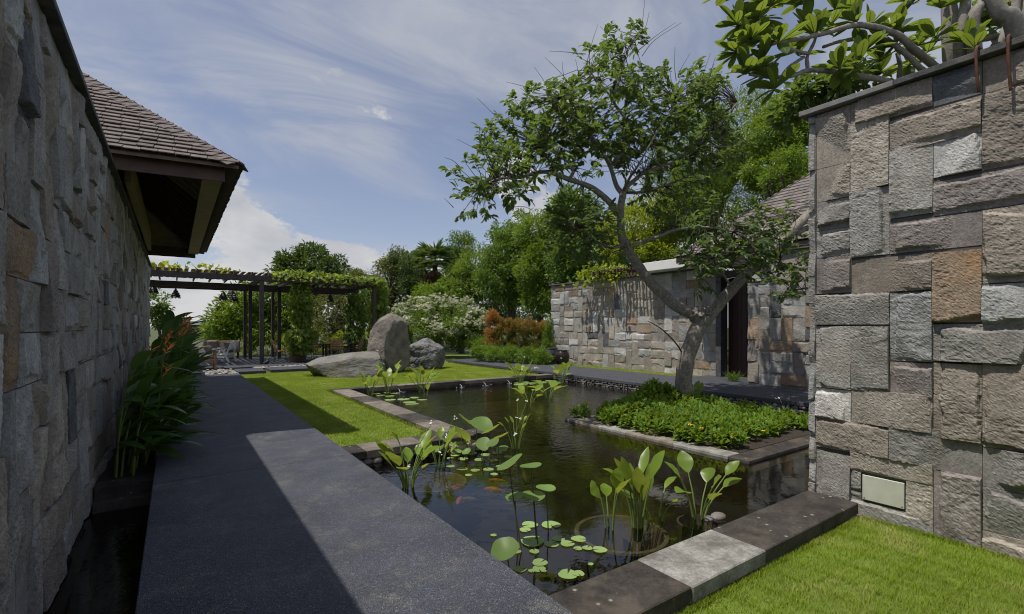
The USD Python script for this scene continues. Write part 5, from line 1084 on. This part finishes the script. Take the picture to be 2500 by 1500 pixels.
# ------------------------------------------------------------------ frangipani behind the right wall
OBO = ([0, .12, .35, .6, .8, .92, 1], [.10, .34, .78, 1.0, .88, .55, 0])
def frangipani():
    r = np.random.default_rng(12); t = thing('frangipani_tree', 'frangipani with large glossy leaves and pale limbs behind the right wall', 'tree')
    def limb(pts, r0, r1):
        Q = np.array([at(*p) for p in pts]); c = curve(Q, 6); V, F = tube(c, np.linspace(r0, r1, len(c)), 9)
        V[:len(c) * 9] += unit(V[:len(c) * 9] - np.repeat(c, 9, 0)) * (fbm(V[:len(c) * 9], 18, 3, 2) * .018)[:, None]
        mesh('limb', (V, F), 'bark_pale', t, smooth=True)
    base = at(2330, 700, 6.6); base[2] = -.15
    limb([(2345, 500, 6.6), (2330, 250, 6.5), (2318, 140, 6.4), (2312, 40, 6.4), (2316, -60, 6.5)], .10, .055)
    limb([(2400, 420, 6.5), (2345, 140, 6.1), (2352, 60, 6.0), (2362, -60, 6.0)], .08, .05); limb([(2345, 135, 6.1), (2330, 30, 6.2), (2322, -40, 6.3)], .05, .035)
    limb([(2420, 420, 6.2), (2376, 80, 5.9), (2400, 5, 5.9), (2415, -60, 6)], .08, .045); limb([(2520, 300, 6.1), (2478, 66, 5.8), (2440, 30, 5.8), (2412, -30, 5.8)], .11, .075)
    limb([(2430, 120, 6.0), (2470, 50, 6), (2482, -30, 6)], .07, .05); limb([(2480, 120, 6.0), (2500, 20, 6), (2515, -40, 6)], .07, .05); limb([(2376, 80, 5.9), (2405, 95, 6.0), (2440, 85, 6.0)], .04, .03)
    limb([(2330, 205, 6.4), (2270, 152, 6.1), (2230, 120, 5.9), (2190, 85, 5.8), (2130, 66, 5.7), (2080, 63, 5.6), (2000, 85, 5.5), (1895, 105, 5.4), (1850, 115, 5.4)], .052, .018)
    limb([(2300, 195, 6.3), (2250, 170, 6.0), (2215, 135, 5.9), (2150, 92, 5.9), (2060, 100, 5.9), (2010, 115, 5.8)], .04, .018)
    limb([(2260, 240, 6.4), (2170, 200, 6.0), (2100, 187, 5.8), (2030, 175, 5.7), (1975, 172, 5.6), (1935, 185, 5.5), (1881, 189, 5.5), (1830, 182, 5.4)], .042, .016)
    limb([(1972, 172, 5.6), (1971, 140, 5.6), (1989, 100, 5.6), (1992, 85, 5.6)], .022, .015); limb([(1975, 132, 5.6), (1945, 125, 5.5), (1905, 113, 5.45)], .02, .014); limb([(1962, 140, 5.6), (1920, 170, 5.5), (1892, 215, 5.4)], .018, .012)
    limb([(2195, 195, 6.2), (2197, 160, 6.2), (2190, 130, 6.2)], .03, .02); limb([(2092, 90, 5.7), (2091, 60, 5.7)], .02, .015)
    ros = [(1823, 179, 5.4, 17), (1833, 100, 5.4, 16), (1800, 60, 5.5, 14), (1850, 50, 5.5, 14), (1880, 15, 5.6, 13), (1800, 130, 5.5, 12), (1860, 150, 5.4, 12), (1989, 86, 5.55, 13), (1900, 105, 5.4, 12), (1892, 218, 5.4, 9), (2050, 168, 5.5, 11), (2098, 155, 5.5, 14), (2113, 125, 5.7, 11), (2092, 55, 5.7, 8), (2189, 80, 6.0, 12),
           (2283, 92, 5.7, 10), (2184, 115, 6.0, 11), (2240, 112, 6.2, 12), (2381, 118, 5.6, 5), (2297, 20, 6.1, 10), (1968, 0, 5.8, 7), (2150, 150, 6.1, 12), (2030, 60, 6.2, 7), (1940, -15, 5.7, 9), (2020, -25, 5.7, 8), (2450, 20, 6.6, 14), (2400, 60, 6.6, 12), (2220, 160, 6.5, 12), (2140, 185, 6.5, 12), (2470, 75, 6.6, 10), (1780, -20, 5.5, 12), (1840, -30, 5.5, 12), (2340, -30, 6.2, 10), (1870, 180, 5.6, 9)]
    for _ in range(24):
        px, py = r.uniform(1790, 2500), r.uniform(-60, 60); ros.append((px, py + (px - 1790) * -.02 + r.uniform(0, 90), r.uniform(5.7, 6.7), 10))
    for px, py, fw, m in ros:
        c = at(px, py, fw); ax = unit(np.array([-.35, -.05, .9]) + r.normal(0, .3, 3)); e1 = unit(np.cross(ax, [.3, 1, .2])); e2 = np.cross(ax, e1)
        VV = []
        for k in range(m):
            a = k * 2.4 + r.uniform(-.4, .4); el = r.uniform(-.15, 1.25); d = unit((math.cos(a) * e1 + math.sin(a) * e2) * math.cos(el) + ax * math.sin(el))
            L = r.uniform(.22, .36); W = L * r.uniform(.30, .37)
            VV.append(strip_leaf(c, d, L, W, r.uniform(.02, .30), 8, r, .14, OBO))
        rs = mesh('leaf_rosette', cat(*VV), 'leaf_frangipani', t, smooth=True)
        mesh('midribs', cat(*[tube(V_[1::3][:-1] - [0, 0, .002], np.linspace(.0055, .002, len(V_[1::3]) - 1), 4, False) for V_, F_ in VV]), 'stem_green', rs)
def strip_leaf(p, d, L, W, droop, n, r, fold=.15, prof=None, wave=0.0):
    """a long leaf on a bending midrib: n segments, folded a little along the rib"""
    d = unit(d); up = np.array([0, 0, 1.0]); s = np.cross(d, up)
    if np.linalg.norm(s) < .15: s = np.cross(d, [1, 0, 0])
    s = unit(s + r.normal(0, .25, 3)); s = unit(s - d * (s @ d)); nn = np.cross(s, d)
    x = np.linspace(0, 1, n + 1); w = (np.sin(PI * x ** .8) ** .75 if prof is None else np.interp(x, *prof)); w[0] = max(w[0], .06); w[-1] = .0
    C = p + d * (x * L)[:, None] - up * (droop * L * x ** 2)[:, None]
    e = fold + wave * np.sin(x * 14 + r.uniform(0, 6))
    Lf = C + s * (w * W / 2)[:, None] + nn * (np.broadcast_to(e, x.shape) * w * W / 2)[:, None]; Rt = C - s * (w * W / 2)[:, None] + nn * (np.broadcast_to(e, x.shape) * w * W / 2)[:, None]
    V = np.stack([Lf, C, Rt], 1).reshape(-1, 3); i = np.arange(n) * 3
    F = np.vstack([np.stack([i, i + 1, i + 4], 1), np.stack([i, i + 4, i + 3], 1), np.stack([i + 1, i + 2, i + 5], 1), np.stack([i + 1, i + 5, i + 4], 1)])
    return V, F
frangipani()

# ------------------------------------------------------------------ heliconias in the bed along the left wall
LAN = ([0, .08, .3, .6, .85, 1], [.10, .45, 1, .9, .45, 0])
def bract(p, d, r, m):
    out = []
    s = unit(np.cross(d, [0, 0, 1.0]))
    for k in range(6): out.append(strip_leaf(p + d * .03 * k, unit(d * .55 + s * (1 if k % 2 else -1) * .9 + r.normal(0, .12, 3) + [0, 0, .35]), r.uniform(.08, .14), .030, .05, 4, r, .5))
    return cat(*out)
def heliconia(seed, H, nst, flower, lean, first_label):
    r = np.random.default_rng(seed); t = thing('heliconia', first_label, 'plant', (0, 0, 0), 0, 'heliconias along the left wall')
    for q in range(nst):
        h = H * r.uniform(.38, 1.0); b = np.array([r.uniform(-.16, .14), r.uniform(-.28, .28), -.14]); ln = np.array([lean * r.uniform(.15, 1.0), r.normal(0, .16), 0])
        c = curve([b, b + [ln[0] * .15, ln[1] * .2, h * .4], b + [ln[0] * .45, ln[1] * .6, h * .75], b + [ln[0] * .8, ln[1], h]], 5)
        mesh('stem', tube(c, np.linspace(.013, .007, len(c)), 6), 'stem_green', t, smooth=True)
        for k in range(r.integers(5, 8)):
            f = r.uniform(.22, 1.0); p = c[int(f * (len(c) - 1))]; a = r.uniform(-1.7, 1.7); el = r.uniform(.45, 1.4) if f > .55 else r.uniform(.0, 1.05)
            el = el * .8; d = np.array([math.cos(a) * math.cos(el), math.sin(a) * math.cos(el), math.sin(el)]); d[0] = abs(d[0]) + .12
            mesh('leaf', strip_leaf(p, d, r.uniform(.45, .78), r.uniform(.115, .17), r.uniform(.08, .45), 9, r, .2, LAN, .05), 'leaf_heliconia', t, smooth=True)
        if flower and q < flower:
            tip = c[-1] + np.array([.05, 0, .40]); mesh('flower_stalk', tube([c[-1], c[-1] + [.02, 0, .2], tip], .006, 5), 'stem_green', t); mesh('flower', bract(tip, unit(np.array([.4, r.uniform(-.5, .5), .8])), r, 'petal_orange'), 'petal_orange', t)
    return t
HL = 'green heliconia with long pointed leaves in the bed against the left wall'
r = np.random.default_rng(606)
protos = [heliconia(61, 1.62, 10, 3, .46, 'nearest heliconia by the left wall, a tall orange flower above its leaves'), heliconia(62, 1.25, 9, 0, .75, HL), heliconia(63, 1.70, 9, 2, .75, HL), heliconia(64, 1.45, 10, 0, .95, HL)]
_firsts = [((-.50, 7.30), 0.0), ((-.36, 7.75), .25), ((-.42, 8.35), -.2), ((-.36, 8.95), .15)]
for p, (loc, rz) in zip(protos, _firsts):
    X = UsdGeom.Xformable(p); X.ClearXformOpOrder(); X.AddTranslateOp().Set(Gf.Vec3d(*loc, 0)); X.AddRotateZOp().Set(math.degrees(rz)); X.AddScaleOp().Set(Gf.Vec3f(1, 1, 1))
y = 9.5; k = 0
while y < 19.0:
    dup(protos[[1, 3, 2, 0, 3, 2][k % 6]], (-.40 + r.uniform(-.06, .1), y, 0), r.uniform(-.5, .5), r.uniform(.95, 1.15), HL); y += r.uniform(.42, .62); k += 1

# ------------------------------------------------------------------ pond plants
SWORD = ([0, .12, .35, .6, .85, 1], [.12, .55, 1.0, .95, .5, 0])
def sword(label, x, y, n, h, L, W, spread, seed, fl=0, z0=WZ - .12, m='leaf_water', bend=()):
    r = np.random.default_rng(seed); t = thing('sword_plant', label, 'water plant')
    for k in range(n):
        a = k * 2.4 + r.uniform(-.4, .4); hh = h * r.uniform(.55, 1.0); out = spread * r.uniform(.3, 1.0)
        b = np.array([x, y, z0]) + [.03 * math.cos(a), .03 * math.sin(a), 0]; tip = b + [out * math.cos(a), out * math.sin(a), hh - z0 + WZ]
        c = curve([b, b + (tip - b) * .5 + [-.1 * out * math.cos(a), -.1 * out * math.sin(a), .04], tip], 5)
        mesh('leaf_stalk', tube(c, np.linspace(.010, .006, len(c)), 6), 'stem_green', t, smooth=True)
        d = unit(unit(c[-1] - c[-3]) + [.25 * math.cos(a), .25 * math.sin(a), 0] + r.normal(0, .15, 3)); l_ = L * r.uniform(.95, 1.4)
        mesh('leaf', strip_leaf(c[-1], d, l_, W * l_ / L * r.uniform(.85, 1.1), r.uniform(.0, .35), 10, r, r.uniform(.12, .40), SWORD, .06), m, t, smooth=True)
    for k in range(fl):
        a = r.uniform(0, 6.28); b = np.array([x, y, z0]); e = b + [spread * 1.2 * math.cos(a), spread * 1.2 * math.sin(a), h * 1.5 + .2]
        c = curve([b, b + [0, 0, h * .8], e], 6); mesh('flower_stalk', tube(c, np.linspace(.005, .003, len(c)), 5), 'stem_green', t, smooth=True)
        for q in (-1, -4, -7): mesh('flower', cat(*[pebble(c[q] + r.normal(0, .012, 3), .011, (1, 1, .8)) for _ in range(4)]), 'petal_white', t, smooth=True)
    return t
sword('sword plant with veined spoon-shaped leaves at the left of the sunken tub', 3.27, 3.13, 4, .36, .17, .12, .13, 1)
sword('tallest sword plant, upright narrow leaves in the middle of the sunken tub', 3.50, 3.00, 10, .46, .27, .095, .11, 2)
sword('sword plant with broad shiny leaves beside the near kerb', 4.17, 2.83, 9, .40, .21, .125, .30, 3)
sword('small sword plant with two slender bent leaves between its larger neighbours', 3.80, 3.02, 3, .30, .20, .07, .20, 4)
sword('large clump of sword plants next to the path edge', 2.22, 5.28, 13, .44, .24, .14, .24, 5, fl=1)
sword('sword plant group standing left of the clay pot', 2.87, 5.78, 7, .38, .22, .10, .16, 6, fl=1)
sword('slender flowering sword plant right of the clay pot', 4.25, 6.0, 7, .42, .13, .05, .16, 7, fl=2)
sword('leafy sword plant in the corner by the left kerb', 4.35, 12.95, 8, .55, .25, .14, .30, 8)
sword('tall sword plant before the back kerb, second from the left corner', 4.85, 12.95, 9, .75, .28, .14, .30, 9, fl=1)
sword('bushy sword plant beside the leftmost water jet', 5.75, 12.75, 11, .55, .28, .16, .36, 10)
sword('water plant at the back kerb just beyond the white lily flower', 9.35, 12.95, 12, .50, .30, .14, .34, 11, fl=1)
sword('cluster of broad leaves in the open water before the back kerb', 7.1, 9.45, 7, .28, .28, .14, .30, 12)
sword('right-hand cluster of broad leaves in the open water', 7.95, 9.75, 7, .30, .28, .14, .30, 13)
sword('water plant against the walkway in the far corner of the pond', 10.5, 12.2, 10, .50, .28, .14, .30, 14, fl=1)
sword('flowering water plant just left of the tree trunk', 9.75, 7.62, 6, .26, .20, .13, .2, 15, fl=2)
sword('pale green water plant just right of the tree trunk', 10.25, 7.05, 7, .42, .22, .13, .2, 16)
sword('small trailing water plant with white flowers near the right wall', 10.3, 4.95, 4, .18, .08, .04, .2, 17, fl=3)
sword('small sprouting plant among the far lily pads', 5.55, 12.0, 3, .2, .22, .09, .08, 19)
def disc_leaf(c, R, r, tilt=(0, 0), notch=True, cup=.0):
    n = 20; a = np.linspace(.16 if notch else 0, 2 * PI - (.16 if notch else 0), n) + r.uniform(0, 6.28); rr = R * (1 + .06 * np.sin(3 * a + r.uniform(0, 6)) + r.normal(0, .015, n))
    x, y = rr * np.cos(a), rr * np.sin(a); z = cup * R + .10 * cup * R * np.sin(4 * a) + tilt[0] * x + tilt[1] * y
    x2, y2 = x * .55, y * .55; z2 = .25 * cup * R + tilt[0] * x2 + tilt[1] * y2
    V = np.vstack([[[0, 0, 0]], np.stack([x2, y2, z2], 1), np.stack([x, y, z], 1)]) + c; i = np.arange(n - 1)
    F = np.vstack([np.stack([0 * i, 1 + i, 2 + i], 1), np.stack([1 + i, 1 + n + i, 2 + n + i], 1), np.stack([1 + i, 2 + n + i, 2 + i], 1)])
    return V, F
def pads(label, pts, seed, m='pad_green', flower=None):
    r = np.random.default_rng(seed); t = thing('water_lily', label, 'water lily')
    for j, (px, py, R) in enumerate(pts):
        g = gnd(px, py, WZ); V, F = disc_leaf(g + [0, 0, .006 + .0015 * (j % 4)], R, r, (r.normal(0, .015), r.normal(0, .015)), True, r.uniform(0, .06)); mesh('lily_pad', (V, F), m, t, smooth=True)
    if flower:
        g = gnd(*flower[:2], WZ); mesh('flower_stalk', tube([g, g + [0, 0, flower[2]]], .006, 5), 'stem_green', t); mesh('flower', scatter(np.repeat((g + [0, 0, flower[2]])[None], 14, 0), np.stack([np.cos(np.arange(14) * .9), np.sin(np.arange(14) * .9), .25 + .5 * (np.arange(14) % 2)], 1), .12, .04, r), 'petal_white', t)
    return t
pads('water lily whose small round pads float in front of the sunken tub', [(1293, 1283, .075), (1345, 1283, .09), (1282, 1296, .05), (1300, 1325, .10), (1347, 1330, .06), (1363, 1317, .055), (1385, 1330, .058), (1413, 1319, .065), (1411, 1341, .036), (1434, 1340, .042), (1464, 1345, .06), (1305, 1349, .04), (1259, 1348, .045), (1212, 1340, .02), (1205, 1309, .028),
      (1318, 1377, .06), (1316, 1391, .05), (1328, 1396, .02), (1386, 1405, .07), (1412, 1404, .045), (1270, 1391, .05), (1298, 1396, .026), (1442, 1380, .022)], 31)
pads('water lily with pale pads crowded under the pot plant', [(1112, 1112, .07), (1150, 1108, .08), (1185, 1112, .07), (1215, 1108, .08), (1240, 1116, .06), (1130, 1122, .07), (1170, 1124, .07), (1205, 1126, .06), (1100, 1120, .05), (1228, 1098, .06), (1165, 1098, .06)], 32)
pads('water lily with reddish and yellow pads among the lotus stems', [(1100, 1140, .06), (1128, 1146, .07), (1160, 1150, .06), (1192, 1148, .07), (1222, 1140, .06), (1246, 1132, .05), (1206, 1160, .05), (1144, 1162, .045)], 35)
pads('water lily with flat pads in the left back corner', [(930, 967, .12), (952, 968, .12), (963, 962, .12), (985, 976, .16), (1000, 984, .16), (1030, 977, .13), (945, 960, .1), (1012, 972, .12), (920, 962, .1), (952, 977, .14), (1005, 987, .16)], 33)
pads('water lily with one white flower before the back kerb', [(1272, 934, .26), (1290, 937, .26), (1306, 930, .22), (1320, 935, .22), (1345, 931, .2), (1270, 940, .22), (1355, 937, .22)], 34, flower=(1310, 931, .42))
def lotus(label, seed, leaves):
    r = np.random.default_rng(seed); t = thing('lotus', label, 'water plant')
    for bx, by, px, py, R, tx, ty in leaves:
        b = gnd(bx, by, WZ); fw = b[0] * ST + b[1] * CT; top = at(px, py, fw)
        c = curve([b - [0, 0, .15], b + (top - b) * .5 + r.normal(0, .015, 3), top], 6); mesh('leaf_stalk', tube(c, .006, 6), 'stem_brown', t, smooth=True)
        mesh('leaf', disc_leaf(top, R, r, (tx, ty), False, r.uniform(.1, .35)), 'leaf_lotus', t, smooth=True)
    return t
lotus('lotus with round leaves held high on thin stems near the path', 41, [(1280, 1345, 1244, 1138, .105, .5, -.35), (1312, 1320, 1297, 1140, .095, .05, -.1), (1268, 1335, 1257, 1215, .08, .2, .0), (1318, 1330, 1303, 1216, .10, .0, .12), (1340, 1300, 1334, 1197, .09, -.05, .05), (1250, 1390, 1232, 1350, .11, .35, .2)])
lotus('lotus with leaves tilted to the sun behind the clay pot', 42, [(1150, 1110, 1125, 1065, .15, -.8, -.3), (1185, 1105, 1178, 1042, .16, .1, .5), (1200, 1115, 1198, 1052, .13, .3, -.5), (1172, 1125, 1180, 1086, .10, .4, .6), (1130, 1110, 1120, 1096, .085, .2, .7), (1160, 1092, 1165, 1035, .14, -.4, -.2), (1232, 1110, 1225, 1098, .09, .3, .1), (1140, 1125, 1139, 1105, .06, .5, .2), (1105, 1125, 1092, 1082, .10, -.5, .2), (1215, 1118, 1222, 1068, .11, .2, -.4), (1190, 1130, 1203, 1082, .09, .5, .1), (1120, 1100, 1140, 1030, .12, -.7, .3), (1090, 1135, 1075, 1098, .08, .6, -.2)])
# pots: one stands out of the water, three tubs lie under it
POT = [(0, -.55), (.14, -.55), (.17, -.5), (.185, -.05), (.205, -.04), (.215, 0), (.205, .02), (.18, .02), (.17, -.02), (0, -.03)]
g = gnd(1130, 1085, -.14)
t = thing('water_pot', 'stone-coloured round pot standing in the pond at the end of the short kerb', 'pot', (g[0], g[1], -.13)); mesh('body', lathe(POT, 32), 'pot_stone', t, smooth=35)
sword('sprouting leaves growing in the stone-coloured pot', g[0], g[1], 8, .14, .15, .07, .12, 18, z0=-.15)
def tub(x, y, R, label):
    t = thing('sunken_tub', label, 'tub', (x, y, WZ - .07)); mesh('body', lathe([(0, -.45), (R * .8, -.45), (R * .97, -.02), (R, 0), (R * .99, .018), (R * .90, .018), (R * .87, -.02), (R * .7, -.3), (0, -.3)], 40), 'pot_stone', t, smooth=35)
tub(3.38, 3.10, .43, 'large round tub under water with the tallest sword plants'); tub(2.62, 5.43, .40, 'round tub under water beside the path'); tub(4.17, 2.83, .20, 'small round tub under water by the near kerb')
def koi(px, py, rz, L, label, m):
    g = gnd(px, py, WZ - .04); t = thing('koi_fish', label, 'fish', (g[0], g[1], WZ - .045), rz)
    s = np.linspace(0, 1, 14); c = np.stack([(s - .5) * L, .03 * L * np.sin(s * 5), 0 * s], 1); V, F = tube(c, L * .13 * np.sin(PI * np.clip(s * .92 + .03, 0, 1)) ** .7 + .003, 10); V[:, 2] *= 1.15
    mesh('body', (V, F), m, t, smooth=True)
    mesh('tail', (np.array([[-.45, 0, 0], [-.68, .05, .10], [-.60, .02, 0], [-.68, .05, -.10]]) * L, np.array([[0, 1, 2], [0, 2, 3]])), m, t)
    for q in (-1, 1): mesh('fin', (np.array([[.18, q * .1, -.03], [.05, q * .26, -.05], [.0, q * .2, -.05]]) * L, np.array([[0, 1, 2]] if q > 0 else [[0, 2, 1]])), m, t)
koi(1113, 1194, .35, .27, 'orange koi fish swimming left of the others in the reflections', 'fish_orange'); koi(1122, 1222, .9, .22, 'pale orange koi fish nearest the path', 'fish_orange'); koi(1205, 1195, 2.3, .22, 'pinkish koi fish on the right of the group', 'fish_orange'); koi(1212, 1172, 2.5, .17, 'small koi fish farthest from the path', 'fish_orange'); koi(1145, 1218, -.6, .16, 'white-bellied koi fish crossing the pale orange one', 'pot_stone')
# a turtle-sized stone and others at the small tub
for x, y, s, lab in [(4.33, 2.72, .075, 'grey cobble lying beside the small tub at the kerb'), (4.20, 2.74, .05, 'small dark cobble between tub and kerb')]: tag(mesh('cobble', pebble((x, y, WZ + .0), s, (1.2, .9, .6)), 'pebble_dark', smooth=True), lab, 'stone')
# grass tuft at the house corner
r = np.random.default_rng(71); g = gnd(1803, 932, 0); n = 170; a = r.uniform(0, 6.28, n); b = np.stack([g[0] - .08 + r.normal(0, .07, n), g[1] + .12 + r.normal(0, .09, n), 0 * a], 1)
t = thing('grass_tuft', 'tuft of long grass at the corner of the house wall beside the door', 'grass')
mesh('blades', cat(*[strip_leaf(p, unit(np.array([math.cos(q) * .5, math.sin(q) * .5, 1])), r.uniform(.25, .5), .012, r.uniform(.1, .5), 5, r, .1) for p, q in zip(b, a)]), 'leaf_mid', t, kind='stuff')

# ------------------------------------------------------------------ ground cover on the island
r = np.random.default_rng(91)
def mound(x, y):
    q_ = .22 * fbm(np.stack([x, y, 0 * x], 1), 2.2, 3, 33) + .06
    e = np.minimum.reduce([(x - IX0 - .12) / .5, (IX1 + .05 - x) / .5, (y - IY0 - .10) / .5, (IY1 + .05 - y) / .5]) ; e = (e + q_ * (e < 1.2)).clip(0, 1)
    return -.20 + e ** .6 * (np.maximum(.035, .075 + .34 * fbm(np.stack([x, y, 0 * x], 1), 1.3, 3, 4)) + .30 * np.exp(-((x - 8.6) ** 2 + (y - 7.0) ** 2) / .5))
n = 1750; x, y = r.uniform(IX0 + .14, IX1 - .02, n), r.uniform(IY0 + .14, IY1 - .02, n); z = mound(x, y)
C = np.stack([x, y, z], 1); keep = (r.random(n) < .93) & (z > -.165) & (fbm(C, 2.6, 3, 78) > -.27); C = C[keep]; C[:, 2] += r.uniform(-.03, .07, len(C)); m = 9; n = len(C)
k = np.arange(m) * 2.4; el = np.linspace(.05, 1.2, m)
D = np.stack([np.cos(k) * np.cos(el), np.sin(k) * np.cos(el), np.sin(el)], 1)[None] + r.normal(0, .25, (n, m, 3)) + np.repeat(r.normal(0, .25, (n, 1, 3)), m, 1)
Q = np.repeat(C[:, None], m, 1) + np.array([0, 0, .012]) * np.arange(m)[None, :, None]
gc = thing('ground_cover', 'dense low leafy ground cover with yellow flowers filling the island planter', 'plants', kind='stuff')
mesh('foliage', scatter(Q.reshape(-1, 3), D.reshape(-1, 3), np.repeat(r.uniform(.075, .15, n), m) * r.uniform(.8, 1.1, n * m), np.repeat(r.uniform(.04, .068, n), m), r, T6, 1.0, .3), 'leaf_cover', gc, kind='stuff')
for px, py in [(1630, 998), (1690, 992), (1745, 1004), (1768, 1006), (1690, 1040), (1712, 1052), (1800, 1032), (1850, 1033), (1864, 1050), (1685, 1046), (1790, 1066), (1668, 1072), (1780, 1030), (1830, 1020), (1524, 988), (1607, 1032)]:
    g = gnd(px, py, .0); q = np.array([[g[0], g[1], 0.]]); q[0, 2] = mound(q[:, 0], q[:, 1])[0] + .15; aa = np.arange(6) * 1.05
    if IX0 < g[0] < IX1 and IY0 < g[1] < IY1: mesh('flower', scatter(np.repeat(q, 6, 0), np.stack([np.cos(aa), np.sin(aa), .3 + 0 * aa], 1), .042, .034, r), 'petal_yellow', gc)

# ------------------------------------------------------------------ grass: patches of blades laid over the lawns
def grass(name, label, rects, z, patch, dens, h, w, seed, nproto=3):
    r = np.random.default_rng(seed); pi = UsdGeom.PointInstancer.Define(stage, f'/World/{name}'); tag(pi.GetPrim(), label, 'grass', kind='stuff')
    for q in range(nproto):
        n = int(patch * patch * dens); x, y = r.uniform(-patch * .55, patch * .55, (2, n)); a = r.uniform(0, 2 * PI, n); ln = r.uniform(.1, .9, n); hh = h * r.uniform(.45, 1.15, n) * (1 + .5 * fbm(np.stack([x, y, 0 * x], 1), 9, 2, q))
        b = np.stack([x, y, 0 * x], 1); s = np.stack([-np.sin(a), np.cos(a), 0 * a], 1) * (w / 2); o = np.stack([np.cos(a) * ln, np.sin(a) * ln, np.ones(n)], 1)
        V = np.stack([b - s, b + s, b + o * (hh * .6)[:, None] * .9 + s * .8, b + o * (hh * .6)[:, None] * .9 - s * .8, b + o * hh[:, None] * [1.25, 1.25, .95]], 1).reshape(-1, 3); i = np.arange(n) * 5
        F = np.vstack([np.stack([i, i + 1, i + 2], 1), np.stack([i, i + 2, i + 3], 1), np.stack([i + 3, i + 2, i + 4], 1)])
        mesh('blades', (V, F), 'grass_blade', pi.GetPrim())
    P = []
    for x0, x1, y0, y1 in rects:
        nx, ny = max(1, int(math.ceil((x1 - x0) / patch))), max(1, int(math.ceil((y1 - y0) / patch)))
        for i in range(nx):
            for j in range(ny): P.append([x0 + (i + .5) * (x1 - x0) / nx, y0 + (j + .5) * (y1 - y0) / ny, z])
    P = np.array(P); n = len(P)
    pi.CreatePrototypesRel().SetTargets([f'/World/{name}/blades'] + [f'/World/{name}/blades_{q:03d}' for q in range(1, nproto)])
    pi.CreateProtoIndicesAttr(Vt.IntArray.FromNumpy(r.integers(0, nproto, n).astype(np.int32))); pi.CreatePositionsAttr(Vt.Vec3fArray.FromNumpy(P.astype(np.float32)))
    q = r.integers(0, 4, n) * PI / 2; pi.CreateOrientationsAttr(Vt.QuathArray([Gf.Quath(float(math.cos(t / 2)), 0, 0, float(math.sin(t / 2))) for t in q]))
grass('near_grass', 'short sunlit grass blades of the front lawn', [(1.93, 5.30, -.5, 1.875)], LZ - .098, .30, 13000, .038, .0030, 1, 4)
grass('lawn_grass', 'short bright grass blades of the lawn round the boulders', [(1.95, 3.33, 7.0, 13.6), (1.95, 10.85, 13.65, 21.4), (4.7, 10.85, 21.4, 23.4), (8.6, 13.2, 23.4, 26.4)], LZ - .033, .5, 4600, .036, .006, 2, 4)
grass('strip_grass', 'grass blades at the foot of the far wall', [(13.52, 14.66, 9.9, 17.5)], LZ - .01, .38, 3500, .07, .008, 3, 2)

# longer, uncut blades where the mower does not reach: along kerbs, the wall foot and round the boulders
r = np.random.default_rng(515)
def fringe_line(x0, y0, x1, y1, n, z, spread=.035):
    t = r.random(n); return np.stack([x0 + (x1 - x0) * t + r.normal(0, spread, n), y0 + (y1 - y0) * t + r.normal(0, spread, n), 0 * t + z], 1)
def ring(c, ax, ay, n, z):
    a = r.uniform(0, 2 * PI, n); q = r.normal(1.0, .05, n); p = np.stack([ax * np.cos(a) * q, ay * np.sin(a) * q], 1); k, s_ = math.cos(-TH), math.sin(-TH)
    return np.stack([c[0] + p[:, 0] * k - p[:, 1] * s_, c[1] + p[:, 0] * s_ + p[:, 1] * k, 0 * a + z], 1)
Bp = np.vstack([fringe_line(1.95, 1.872, 5.2, 1.872, 2600, -.205, .014), fringe_line(5.30, 1.85, 5.30, -.4, 2200, -.205, .02), fringe_line(1.86, 7.0, 1.86, 19, 1500, -.14, .02), fringe_line(3.40, 7.0, 3.40, 13.4, 1800, -.14, .02),
                fringe_line(3.4, 13.56, 10.8, 13.56, 1800, -.14, .03), fringe_line(1.95, 6.93, 3.4, 6.93, 700, -.14, .02), fringe_line(14.66, 9.8, 14.66, 17.6, 1500, -.12, .04), fringe_line(10.9, 14, 10.9, 21, 900, -.14, .03),
                ring(b0, .80, .72, 900, -.14), ring((b1[0] + .05, b1[1] + .35), 1.36, .74, 1300, -.14), ring((b2[0], b2[1] + .2), .72, .66, 800, -.14)])
n = len(Bp); a = r.uniform(0, 2 * PI, n); D = np.stack([np.cos(a) * r.uniform(.1, .8, n), np.sin(a) * r.uniform(.1, .8, n), np.ones(n)], 1); hh = r.uniform(.05, .11, n) * np.where(Bp[:, 1] < 2, .5, .8) * (1 + .8 * (fbm(Bp, 3.0, 2, 9)))
tag(mesh('grass_fringe', scatter(Bp, D, hh, .006 + .002 * r.random(n), r, T2, .2, 1.0), 'grass_blade'), 'longer uncut grass along kerbs, wall foot and boulders', 'grass', kind='stuff')
